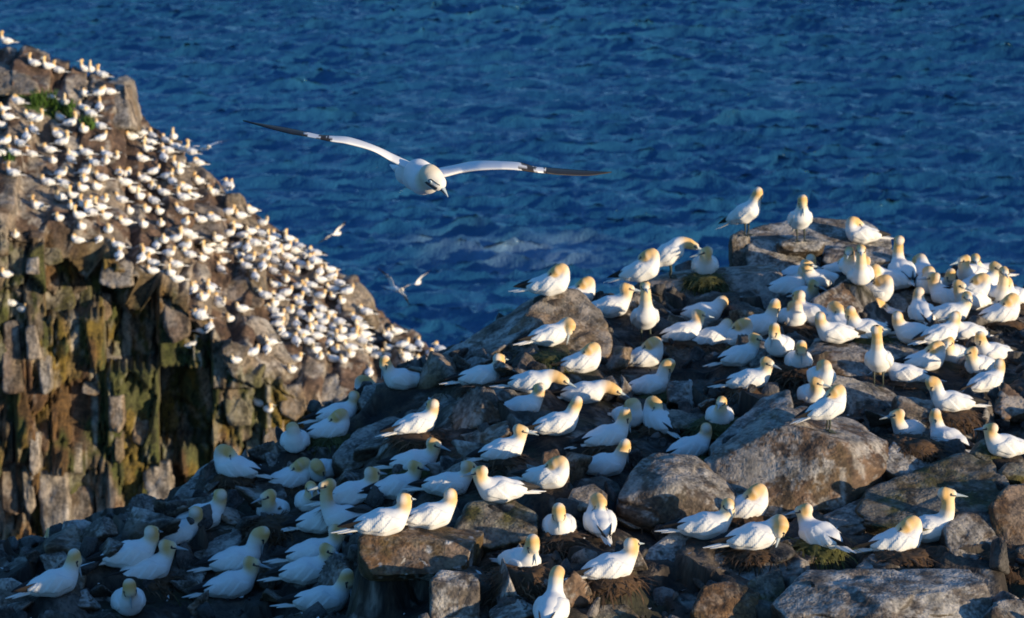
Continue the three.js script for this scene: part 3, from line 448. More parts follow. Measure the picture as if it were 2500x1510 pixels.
  if (far) {
    const black = [.018, .015, .014], all = [...g.userData.geo, ...tips.map((q) => paint(q, () => black)), tail, paint(bill.g, () => [.36, .43, .47])];
    const white = mergeGeometries([g.userData.geo, tail].flat().map((q) => { q = q.index ? q.toNonIndexed() : q; q.deleteAttribute('uv'); return q; }));
    mesh('body', white, plainFeather, g); tips.forEach((q) => { q.deleteAttribute('color'); mesh('wing_tip', q, blackMat, g); }); delete bill.g.attributes.color; mesh('bill', bill.g, billMat, g);
    g.userData = {}; return birdCache[id] = g;
  }
  g.children.filter((o) => o.name === 'wing').forEach((w, i) => { mesh('wing_tip', tips[i], blackMat, w); delete w.userData.s; });
  mesh('tail', tail, plainFeather, g);
  const bm = mesh('bill', bill.g, billMat, g);
  // dark gape line from eye to bill, pale iris
  const at = (x, y, r) => F.head.clone().addScaledVector(F.dir, x).addScaledVector(bill.u, y).addScaledVector(bill.side, r), skin = (x, y, s) => { let r = .015; while (r < .09 && F.all(...at(x, y, s * r).toArray()) < 0) r += .001; return at(x, y, s * r); };
  for (const s of [1, -1]) {
    const o = mesh('eye', new THREE.SphereGeometry(.0105, 8, 6), darkSkin, g); o.position.copy(skin(.032, .010, s)).addScaledVector(bill.side, -.004 * s);
    mesh('face_line', loft([0, .35, .7, 1].map((t) => ellipseRing(skin(mix(.024, .082, t), mix(.002, -.008, t), s), bill.u, bill.side, mix(.009, .006, t), .004, 6))), darkSkin, g);
  }
  if (stand) for (const s of [1, -1]) {
    const k = F.R(-.02, .05, .05 * s), rings = [[k[0], k[1] + .02], [k[0] + .012, F.up * .5 + .01], [k[0], .012]].map(([x, y], i) => ellipseRing(V(x, y, .05 * s), V(1, 0, 0), V(0, 0, 1), [.020, .0105, .009][i], [.020, .0105, .009][i], 7));
    const leg = mesh('leg', loft(rings), legMat, g), toes = [];
    for (const t of [-.45, 0, .45]) toes.push(loft([0, .5, 1].map((q) => ellipseRing(V(k[0] + Math.cos(t) * .085 * q, .009 - .004 * q, .05 * s + Math.sin(t) * .085 * q), V(-Math.sin(t), 0, Math.cos(t)), V(0, 1, 0), mix(.009, .005, q), mix(.009, .004, q), 6))));
    const web = new THREE.BufferGeometry(); web.setAttribute('position', new THREE.Float32BufferAttribute([k[0], .008, .05 * s, k[0] + .074, .005, .05 * s + .035, k[0] + .080, .005, .05 * s, k[0], .008, .05 * s, k[0] + .080, .005, .05 * s, k[0] + .074, .005, .05 * s - .035], 3)); web.computeVertexNormals(); toes.push((() => { web.setIndex([0, 1, 2, 3, 4, 5]); return web; })());
    mesh('foot', mergeGeometries(toes), legMat, leg);
  }
  return birdCache[id] = g;
}
const nearBirds = [], RB = rng(77);
function gannet(px, py, heading, key, label, { scale = 1, lift = 0, d } = {}) {
  const D = d ?? depthAt(px, py) ?? nominal(py), p = P(px, py, D), g = gannetProto(key).clone();
  g.name = numbered('gannet'); g.position.copy(p); g.position.y += lift - (key[0] === 'S' ? 0.004 : 0.035);
  const s = scale * (0.81 + 0.07 * RB()) * (1 + 0.09 * step(1150, 1350, py)) * (1 + 0.05 * step(1080, 800, px)) * (1 + 0.09 * step(900, 780, py)); g.scale.setScalar(s);
  g.rotation.set((RB() - .5) * .10, (heading + (RB() - .5) * 26) * Math.PI / 180, (RB() - .5) * .10, 'YXZ');
  tag(g, label, 'bird', 'gannets on the near rock'); scene.add(g); nearBirds.push(g);
  if (key[0] !== 'S') mounds.push({ x: p.x, z: p.z, y: p.y });
  return g;
}
const GB = (rows) => rows.forEach(([a, b, c, k, l, o]) => gannet(a, b, c, k, l, o));
GB([
  [1820, 574, -35, 'Sd60', 'gannet standing upright on the left corner of the topmost slab'],
  [1955, 588, 268, 'Sd', 'front-facing gannet standing mid slab on the topmost rock, bill down'],
  [2102, 588, 178, 's', 'sleeping gannet on the right of the topmost slab, tail pointing right'],
  [1945, 692, 30, 'n40', 'gannet just right of the broad block, body bluish, head turned to the slab'],
  [2002, 700, 200, 'n170', 'gannet below the topmost slab looking back over its right shoulder'],
  [1922, 722, 15, 'n60', 'leftmost bird behind the broad brown block, orange head half hidden'],
  [1965, 742, 300, 'n40', 'gannet pointing its dark bill right beside the broad brown block'],
  [1985, 790, 150, 'n-20', 'grey-backed gannet turned away left of the wedge boulder'],
  [1932, 795, 285, 's', 'white-breasted sleeper facing the camera left of the wedge boulder'],
  [1852, 815, 12, 'd', 'shaded gannet with grey head and lowered bill below the broad block'],
  [2052, 682, -15, 's', 'sleeping gannet with black wing tip under the topmost slab'],
  [2080, 668, 265, 'n', 'gannet mostly hidden behind the tall-necked bird'],
  [2102, 690, 270, 't', 'tall-necked gannet rising behind the wedge boulder'],
  [2140, 733, -45, 's', 'bright gannet pressed against the right side of the wedge boulder'],
  [2138, 694, 215, 'n', 'gannet head showing right behind the tall-necked bird'],
  [2175, 702, 185, 'p', 'gannet bent backwards preening its fanned tail'],
  [2202, 680, 92, 't', 'gannet with grey nape looking out to sea behind the preening bird'],
  [2250, 688, 80, 'p', 'preening gannet with raised wing against the sea, right of centre'],
  [2268, 712, 270, 's', 'small round sleeper in front of the raised-wing bird'],
  [2300, 722, 300, 'd', 'shaded gannet with grey face and bill down beside the black wing tip'],
  [2340, 718, 40, 'n', 'gannet with black wing tips low behind the right-hand crowd'],
  [2372, 690, 225, 'n-20', 'skyline gannet at far right pointing its bill left'],
  [2412, 686, 205, 'n60', 'skyline gannet second from the right end, head turned away'],
  [2392, 716, 5, 'n-60', 'gannet under the skyline group looking towards the camera'],
  [2372, 728, 350, 's', 'low gannet tucked beneath the far right skyline group'],
  [2435, 742, 268, 't', 'thin-necked gannet standing tall among the far right group'],
  [2478, 744, 235, 'a', 'rightmost gannet of the skyline group, bill lowered to the left'],
  [2368, 752, 215, 'n120', 'grey-headed gannet behind the yellow-faced bird at right'],
  [2314, 746, 150, 'n', 'gannet showing its orange nape below the black wing tip'],
  [2250, 784, 95, 'n', 'gannet seen from behind with straight orange nape, right of the wedge boulder'],
  [2320, 785, 8, 'n-80', 'yellow-faced gannet with a long body and black wing tip'],
  [2446, 786, 5, 's', 'sleeping gannet above the dark slab at the right edge'],
  [2298, 836, 20, 'n50', 'orange-necked gannet facing away behind the small upright stone'],
  [2360, 832, 215, 'n-20', 'gannet glancing left with its tail raised to the right'],
  [2118, 824, 180, 'd-20', 'large gannet on a green nest, facing left with bill hanging down'],
  [2048, 812, 110, 's', 'bluish gannet back behind the large left-facing bird'],
  [2038, 832, 185, 'n-120', 'shaded gannet in front of the large left-facing bird, head turned away'],
  [2163, 792, 205, 's', 'creamy-headed gannet resting behind the large left-facing bird'],
  [2233, 836, 172, 'n-100', 'orange-naped gannet behind the tail of the large left-facing bird'],
  [1902, 864, 232, 'd-20', 'gannet with folded left wing, bill down, left of the front-facing pair'],
  [1950, 902, 278, 'd', 'front-facing plump gannet on a brown nest above the pale rocks'],
  [1808, 888, 8, 'n-30', 'upper of two stacked birds pointing bills right, right of centre'],
  [1832, 948, 5, 'n-35', 'lower of two stacked birds pointing bills right, right of centre'],
  [2006, 938, 290, 's', 'sleeper with orange crown behind the dark rock near the big boulder'],
  [2146, 940, 255, 'St150', 'standing gannet with its orange nape turned to the camera'],
  [2212, 934, 178, 'u-40', 'gannet bowing left behind the standing nape-on bird, tail to the right'],
  [2262, 900, -8, 's', 'sleeping gannet with an orange crown and shadow on its breast'],
  [2328, 886, 250, 'n10', 'front-facing gannet beside the two-bird huddle at right'],
  [2424, 880, 205, 'd-10', 'gannet with lowered dark bill and outstretched tail near the right edge'],
  [2394, 912, 222, 'n-30', 'orange-headed gannet pointing its bill left in the right-hand huddle'],
  [2412, 952, 28, 'n40', 'gannet turned from the camera below the right-hand huddle'],
  [2322, 1000, 195, 'a-10', 'round gannet bowing its orange head, alone on the right ledge'],
  [2021, 1054, 2, 'Ss', 'gannet standing on the big brown boulder with visible webbed feet', { scale: .9 }],
  [1982, 982, 280, 'n60', 'bird hidden but for its head behind the big-boulder bird'],
  [2224, 1074, 212, 'n-25', 'gannet pointing a pale bill left, right of the big boulder'],
  [2312, 1092, 130, 'd60', 'gannet seen from behind, tail towards the lower right, bill down'],
  [2452, 1108, 195, 'n-40', 'gannet half hidden by a green stone at the right edge'],
  [1822, 1264, 5, 's', 'sleeping gannet just above the preening bird, below the big boulder'],
  [1846, 1336, -5, 'q', 'bright gannet preening its breast on the long pale ledge'],
  [2001, 1330, 140, 'n40', 'small-looking gannet with orange head below the big boulder'],
  [2195, 1348, 2, 's', 'sleeping gannet on the brown nest atop the flat slab'],
  [2268, 1316, 8, 't', 'alert long-necked gannet pointing its bill right above the nest'],
  [1345, 714, 0, 's', 'sleeping gannet on the pointed skyline rock, black tail to the left'],
  [1408, 742, 20, 's', 'gannet barely showing behind the pointed skyline rock', { d: 31.8 }],
  [1566, 718, -12, 'Ss', 'gannet standing on the pyramid boulder, head tucked, black tail left'],
  [1634, 676, 12, 'Su', 'skyline gannet leaning right towards its mate'],
  [1722, 668, 262, 'n-80', 'skyline gannet on a mossy nest, bill pointing left to its mate'],
  [1492, 770, 10, 'n', 'bluish gannet behind the left edge of the pyramid boulder'],
  [1577, 836, 272, 'St', 'gannet standing front-on before the pyramid boulder, grey breast'],
  [1718, 784, 0, 'p', 'gannet with a lifted pale tail under the broad brown block'],
  [1668, 834, 8, 'n', 'long-bodied gannet with dark wing edge right of the standing front-on bird'],
  [1738, 844, 20, 'p', 'bluish gannet in the row of three below the broad block'],
  [1790, 844, -5, 's', 'rightmost gannet in the row of three below the broad block'],
  [1342, 838, 15, 'q', 'gannet doubled over preening in front of the pointed rock'],
  [1422, 904, 10, 's', 'sleeping gannet with a big orange crown below the pointed rock'],
  [1177, 940, 6, 'n50', 'gannet with bright orange nape at the end of the long bluish slab'],
  [1300, 953, 2, 'u', 'gannet stretching its orange head right, left of its twin'],
  [1428, 980, 0, 'u', 'blue-white gannet reaching its orange head low to the right'],
  [1588, 960, 12, 'a', 'gannet drooping its arched golden neck to the right'],
  [1574, 892, 5, 's', 'gannet partly hidden behind the arched-neck bird'],
  [1534, 1036, 295, 's', 'sleeper facing the camera below the arched-neck bird'],
  [1276, 1015, 4, 'n120', 'gannet with brown-gold nape and long white tail left'],
  [1362, 1056, 10, 'd80', 'gannet nibbling its shoulder in the middle of the slope'],
  [1485, 1088, 4, 'd-20', 'gannet with shaded head, bill right, rosy tail left'],
  [1604, 1048, 112, 's', 'headless-looking gannet seen from behind at mid slope'],
  [1756, 1036, 276, 'n-15', 'front-facing blue-white gannet alone left of the blue slope stone'],
  [1686, 1116, 14, 'n60', 'shaded gannet looking away beside the blue slope stone', { d: 26.7 }],
  [1231, 1120, 6, 'n-25', 'gannet with sharp pale bill pointing down right, mid slope'],
  [1477, 1157, 10, 'd30', 'white gannet above the streaked grey boulder, head bowed'],
  [1219, 1218, 183, 'n-25', 'gannet facing left with a pale bill and long tail to the right'],
  [1338, 1186, -10, 's', 'gannet preening its back, tail cocked up to the left'],
  [1095, 1206, 6, 'n40', 'gannet with glowing orange nape left of the left-facing bird'],
  [1052, 1284, 8, 'n60', 'brightest gannet, on the block with long white dribbles'],
  [1366, 1310, 279, 'd', 'front-facing gannet in shade, bill straight down, left of a headless one'],
  [1465, 1296, 88, 's', 'headless-looking gannet from behind with black wing ends'],
  [1272, 1398, 305, 'd-10', 'front-facing gannet on a high brown nest, bill down'],
  [1346, 1512, 80, 'a-50', 'arched-neck gannet with its back to us at the bottom edge'],
  [1493, 1410, 14, 'n35', 'gannet looking away with a long pointed tail at lower centre'],
  [1724, 1308, -5, 'n-80', 'gannet peering at the camera from behind the smooth grey shoulder'],
  [980, 945, 205, 'd20', 'gannet bowing to the left on a shaded stone at the cliff edge'],
  [912, 982, 185, 's', 'gannet back showing behind the shaded stone at the cliff edge', { d: 30.4 }],
  [828, 1030, 10, 'n60', 'gannet at the cliff edge with black wing tip pointing left'],
  [808, 1068, 8, 's', 'gannet tail and wing tip below the cliff-edge bird'],
  [720, 1098, 272, 's', 'round sleeping gannet on the dark notched rock at the edge'],
  [1076, 1070, 2, 'u', 'gannet with its head stretched low right in the shaded row'],
  [1018, 1058, 12, 'n100', 'shaded gannet with round golden head above the stretched one'],
  [1015, 1149, 5, 'n-20', 'shaded gannet with level pale bill, long white tail left'],
  [970, 1212, 6, 'n-20', 'plump shaded gannet with bill right below the level-billed bird'],
  [572, 1164, 178, 's', 'gannet curled at the left cliff edge, bill laid along its back'],
  [711, 1190, 18, 's', 'dim hunched gannet with a dark nape in the left group'],
  [789, 1168, 255, 'p', 'dim gannet preening behind the tall orange-necked bird'],
  [666, 1271, 262, 'n-45', 'front-facing gannet turning its bill left in the shade'],
  [757, 1246, 282, 'n', 'small gannet staring at the camera in the shade'],
  [843, 1290, 165, 't20', 'tall orange-necked gannet catching light in the shaded group'],
  [862, 1232, 5, 'n30', 'orange head showing behind the tall orange-necked bird'],
  [793, 1295, 10, 's', 'gannet body hidden under the tall orange-necked bird'],
  [937, 1300, 15, 'n50', 'bluish gannet with brown nape left of the dribble-stained block'],
  [494, 1287, 18, 'n100', 'gannet peeping over the long rough boulder'],
  [426, 1328, 5, 'n60', 'dim gannet above the long rough boulder at left'],
  [362, 1416, 15, 'n-10', 'gannet behind the long rough boulder, bill pointing right'],
  [580, 1392, 14, 'a', 'shaded gannet with arched neck behind the long-tailed bird'],
  [568, 1452, 4, 'n-20', 'shaded gannet at the bottom left with a long white tail and dark bill'],
  [752, 1418, 8, 'n-30', 'large shaded gannet with raised head and a light patch on its wing'],
  [770, 1376, 5, 'n', 'gannet almost hidden behind the large shaded bird'],
  [789, 1492, 4, 'd-20', 'shaded gannet at the bottom edge with bill pointing down right'],
  [82, 1378, 30, 'n80', 'leftmost gannet, back to us with head turned left'],
  [137, 1448, 10, 'd-15', 'dim gannet near the lower left corner with lowered bill'],
  [319, 1294, 2, 'n-150', 'large shaded gannet looking over its shoulder on the left edge'],
  [319, 1380, 10, 'n45', 'dim gannet with long pale tail below the left-edge bird'],
  [315, 1492, 282, 'd', 'dim front-facing gannet at the bottom left edge, bill down'],
  [1086, 948, 200, 'd30', 'gannet against the sea behind the long bluish slab', { d: 31.2, scale: .92 }],
  [1036, 958, 5, 's', 'dim gannet tucked behind the lower end of the long slab', { d: 30.6, scale: .9 }],
]);
const ground = buildGround();
const lerpSky = (x) => { const T = [[0, 1430], [150, 1290], [430, 1200], [560, 1130], [700, 1070], [830, 1010], [1000, 900], [1150, 850], [1400, 780], [1700, 700], [2500, 690]]; for (let i = 1; i < T.length; i++) if (x <= T[i][0]) return mix(T[i - 1][1], T[i][1], (x - T[i - 1][0]) / (T[i][0] - T[i - 1][0])); return 690; };

// ---------------------------------------------------------------- nests built up of weed and grass
const RN = rng(311);
const strand = (() => { const g = new THREE.BufferGeometry(); g.setAttribute('position', new THREE.Float32BufferAttribute([-.004, 0, 0, .004, 0, 0, .003, .05, .012, -.003, .05, .012, 0, .095, .045], 3)); g.setIndex([0, 1, 2, 0, 2, 3, 3, 2, 4]); g.computeVertexNormals(); return g; })();
function nest(px, py, r, h, green, label, count = 420, at) {
  const D = at ? 0 : depthAt(px, py) ?? nominal(py), p = at ?? P(px, py, D), R = rng(fl(px)), base = green ? [[.03, .034, .008], [.085, .085, .022]] : [[.028, .016, .008], [.115, .062, .03]];
  const g0 = new THREE.SphereGeometry(1, 40, 22, 0, Math.PI * 2, 0, Math.PI * 0.6), q = g0.attributes.position;
  for (let i = 0; i < q.count; i++) { const x = q.getX(i), y = q.getY(i), z = q.getZ(i), n = 1 + 0.3 * (fbm(x * 3 + px, y * 3, z * 3, 3) - .5) + 0.24 * (fbm(x * 12, y * 12 + px, z * 12, 2) - .5); q.setXYZ(i, x * r * n, Math.min(y, .72 + .1 * n) * h * n, z * r * n); }
  g0.deleteAttribute('uv'); g0.computeVertexNormals();
  const c = (x, y, z) => mixc(base[0], base[1], clamp(fbm(x * 26, y * 16, z * 26, 3) * 1.5 - .3));
  const bits = [paint(g0, c)], m = new THREE.Matrix4(), e = new THREE.Euler(), v = V();
  for (let i = 0; i < count; i++) { const t = R() * 6.283, a = Math.acos(1 - R() * 1.05), n = V(Math.sin(a) * Math.cos(t), Math.cos(a), Math.sin(a) * Math.sin(t)); v.set(n.x * r * .98, Math.min(n.y, .76) * h * .96, n.z * r * .98); m.makeRotationFromEuler(e.set(1.0 + R() * 1.3, Math.atan2(n.x, n.z) + (R() - .5) * 1.6, (R() - .5) * 1.2, 'YXZ')); const s = .6 + R() * .9; m.scale(V(s * 1.1, s, s)); m.setPosition(v); const b = strand.clone().scale(1.5, 1.5, 1.5).applyMatrix4(m), k = mixc(base[0], base[1], R() * 1.5); bits.push(paint(b, () => k)); }
  const o = mesh(numbered('nest'), mergeGeometries(bits), nestMat, scene); o.position.copy(p); o.position.y -= h * .45; tag(o, label, 'nest', 'nests of weed and grass'); return o;
}
nest(2205, 1362, .27, .17, false, 'brown grassy nest on the flat slab at lower right');
nest(1850, 1345, .25, .10, false, 'mossy brown nest on the long pale ledge');
nest(1275, 1412, .28, .24, false, 'tall brown nest mound at the bottom centre');
nest(1722, 680, .24, .13, true, 'mossy green nest on the broad skyline block');
nest(2115, 828, .27, .09, true, 'thin bright green nest under the large left-facing bird');
nest(1370, 1322, .24, .20, false, 'dark nest below the front-facing bird in shade');
nest(1952, 905, .24, .14, false, 'brown nest under the plump front-facing bird');
nest(1345, 872, .20, .10, true, 'dark green weed clump in front of the pointed rock');
nest(2225, 1086, .26, .15, false, 'brown nest right of the big brown boulder');
nest(2325, 1012, .26, .12, false, 'dark nest beneath the round bowing bird');
nest(668, 1284, .25, .16, false, 'dark nest under the front-facing shaded bird');
nest(1440, 910, .24, .14, false, 'reddish brown nest under the orange-crowned sleeper');
nest(1180, 946, .2, .08, false, 'rust coloured nest at the end of the long slab');
nest(1935, 800, .25, .12, false, 'brown nest left of the wedge boulder');
nest(1600, 970, .25, .1, true, 'olive weed below the arched-neck bird');
nest(2470, 1370, .42, .28, false, 'heap of red-brown weed at the right edge');
nest(1290, 1200, .25, .12, false, 'brown weed bed behind the left-facing bird in the middle');

// low nests under the other sitting birds of the near rock
{
  const R = rng(515), named = [...scene.children].filter((o) => o.userData.category === 'nest').map((o) => o.position.clone());
  nearBirds.forEach((b) => { if (b.children.some((c) => c.name === 'leg') || R() < .42 || (() => { const [x, y, f] = proj(b.position.x, b.position.y, b.position.z), d = groundHit(x, y); return !d || d - f > .25; })() || named.some((q) => q.distanceTo(b.position) < .45)) return; const [px] = proj(b.position.x, b.position.y, b.position.z); nest(px, 0, .22 + .05 * R(), .10 + .05 * R(), R() > .8, 'low brown weed nest almost covered by the bird sitting on it', 200, b.position.clone().add(V(0, .03, 0))); });
}
// broken angular stones wedged between the nests
{
  const R = rng(404), birds = nearBirds.map((b) => proj(b.position.x, b.position.y, b.position.z)), spots = [], shapes = [];
  for (let k = 0; k < 7; k++) { const pts = Array.from({ length: 9 }, () => V(R() - .5, (R() - .5) * .75, R() - .5)); shapes.push(['grey', 'tan', 'slate', 'brown'].map((t, i) => boxUV(paint(rockGeometry(pts.map((q) => q.clone().multiplyScalar(.42)), { seed: 31 + k, detail: 9, rough: .05, chips: 4 }), rockColour(TONES[t], 9 + k * 5 + i, .4, 0)), 1.1))); }
  for (let t = 0; t < 6000 && spots.length < 64; t++) {
    const px = 20 + R() * 2460, py = 760 + R() * 740; if (py < lerpSky(px) + 25) continue;
    if (birds.some(([x, y]) => Math.abs(x - px) < 62 && py - y > -30 && py - y < 92) || spots.some(([x, y]) => Math.hypot(x - px, (y - py) * 1.6) < 62)) continue;
    const d = groundHit(px, py); if (!d || d - (depthAt(px, py) ?? d) > .12 || (px > 1560 && py > 1240) || (px > 840 && px < 1190 && py > 1260)) continue; spots.push([px, py, d]);
  }
  spots.forEach(([px, py, d], i) => { const m = mesh(numbered('stone'), shapes[i % 7][fl(R() * 4)], rockMat, scene), p = P(px, py, d), s = .65 + R() * .7; m.position.copy(p); m.position.y += .02 * s; m.rotation.set((R() - .5) * .8, R() * 6.28, (R() - .5) * .8); m.scale.set(s * (.8 + .5 * R()), s * (.7 + .5 * R()), s); tag(m, 'angular broken stone wedged in the dark ground between the nesting birds', 'stone', 'broken stones between the nests'); });
}

// loose stones and litter between the birds
{
  const R = rng(99), shape = boxUV(paint(rockGeometry(Array.from({ length: 14 }, () => V(R() - .5, (R() - .5) * .7, R() - .5).multiplyScalar(1.1)), { seed: 5, detail: 4, rough: .05, chips: 6, round: .03 }), (x, y, z) => { const k = .75 + .5 * fbm(x * 6, y * 6, z * 6, 3); return [k, k, k]; }), 0.4);
  const N = 2800, im = new THREE.InstancedMesh(shape, rockMat, N), m = new THREE.Matrix4(), q = new THREE.Quaternion(), e = new THREE.Euler(); let n = 0;
  while (n < N) { const x = -6 + R() * 13, z = -21.5 - R() * 12.5, gd = groundDetail(x, z); if (fbm(x * .8 + 5, z * .8, 2, 2) < .42) continue; const s = .035 + .30 * Math.pow(R(), 3.2); q.setFromEuler(e.set(R() * 6, R() * 6, R() * 6)); m.compose(V(x, tps(x, z) + gd.h + s * .12, z), q, V(s, s * (.6 + .5 * R()), s)); im.setMatrixAt(n, m); const k = .04 + .11 * R(), w = R() > .9 ? 2 : 1; im.setColorAt(n, new THREE.Color().setRGB(k * w * 1.05, k * w * .95, k * w * .88)); n++; }
  im.name = 'stone_rubble'; im.userData.kind = 'stuff'; tag(im, 'small broken stones scattered between the birds', 'rubble'); scene.add(im);
}
{
  const R = rng(123), N = 15000, im = new THREE.InstancedMesh(strand, new THREE.MeshStandardMaterial({ roughness: .95 }), N), m = new THREE.Matrix4(), q = new THREE.Quaternion(), e = new THREE.Euler(); let n = 0;
  while (n < N) { const x = -6 + R() * 13, z = -21.5 - R() * 12.5, gd = groundDetail(x, z); if (gd.isRock > .3 || fbm(x * 1.6, z * 1.6, 6, 2) < .4) continue; q.setFromEuler(e.set(.5 + R() * 1.2, R() * 6.3, (R() - .5), 'YXZ')); const s = .7 + R() * 1.1; m.compose(V(x, tps(x, z) + gd.h - .01, z), q, V(s, s, s)); im.setMatrixAt(n, m); const k = R(); im.setColorAt(n, k > .86 ? new THREE.Color().setRGB(.035, .045, .012) : new THREE.Color().setRGB(.025 + .06 * k, .016 + .035 * k, .009 + .018 * k)); n++; }
  im.name = 'weed_litter'; im.userData.kind = 'stuff'; tag(im, 'brown weed and grass litter covering the ground between rocks', 'litter'); scene.add(im);
}
{ // small pale down feathers and droppings crumbs
  const R = rng(45), N = 700, fg = new THREE.BufferGeometry(); fg.setAttribute('position', new THREE.Float32BufferAttribute([-.012, 0, 0, 0, .006, -.03, .012, 0, 0, 0, .008, .035], 3)); fg.setIndex([0, 2, 1, 0, 3, 2]); fg.computeVertexNormals();
  const im = new THREE.InstancedMesh(fg, new THREE.MeshStandardMaterial({ color: new THREE.Color().setRGB(.7, .69, .66), roughness: .9 }), N), m = new THREE.Matrix4(), q = new THREE.Quaternion(), e = new THREE.Euler();
  for (let n = 0; n < N; n++) { const x = -6 + R() * 13, z = -21.5 - R() * 12.5, gd = groundDetail(x, z); q.setFromEuler(e.set((R() - .5) * .8, R() * 6.3, (R() - .5) * .8)); const s = .5 + R() * 1.1; m.compose(V(x, tps(x, z) + gd.h + .008, z), q, V(s, s, s)); im.setMatrixAt(n, m); }
  im.name = 'loose_feathers'; im.userData.kind = 'stuff'; tag(im, 'tiny white moulted feathers scattered over the ground', 'feathers'); scene.add(im);
}

// ---------------------------------------------------------------- the far headland: slope of nests above a column-jointed cliff
const ridgeY = [[-400, -60], [-200, 30], [0, 108], [60, 126], [130, 158], [220, 188], [288, 190], [312, 240], [332, 300], [400, 335], [480, 395], [520, 450], [560, 482], [620, 510], [660, 560], [720, 595], [790, 635], [870, 692], [905, 735], [922, 780], [960, 792], [1000, 818], [1050, 850], [1100, 890], [1150, 940], [1250, 1030]];
const edgeY = [[-400, 580], [0, 575], [120, 580], [200, 600], [300, 660], [400, 710], [480, 770], [560, 860], [620, 905], [700, 960], [800, 1000], [900, 1020], [1000, 1040], [1250, 1160]];
const lerpT = (T, x) => { if (x <= T[0][0]) return T[0][1]; for (let i = 1; i < T.length; i++) if (x <= T[i][0]) return mix(T[i - 1][1], T[i][1], (x - T[i - 1][0]) / (T[i][0] - T[i - 1][0])); return T[T.length - 1][1]; };
const smoothT = (T, x) => (lerpT(T, x - 18) + 2 * lerpT(T, x) + lerpT(T, x + 18)) / 4;
function cliffBase(u, v) {                                                // u along the photograph, v: 0 behind the ridge .. 1 ridge .. 2 cliff edge .. 3 foot
  const x = mix(-400, 1250, u), r = smoothT(ridgeY, x), e = Math.max(smoothT(edgeY, x), r + 60), k = clamp((x + 400) / 1650);
  const dr = mix(104, 104, k), de = mix(94, 99, k);
  if (v < 1) return P(x, mix(r + 160, r, v), mix(dr + 14, dr, Math.sqrt(v)));
  if (v < 2) { const t = v - 1; return P(x, mix(r, e, t), mix(dr, de, t * (1.25 - .25 * t))); }
  const t = v - 2, p = P(x, e, de); return V(p.x, mix(p.y, -1, t), p.z + t * 2.2);
}
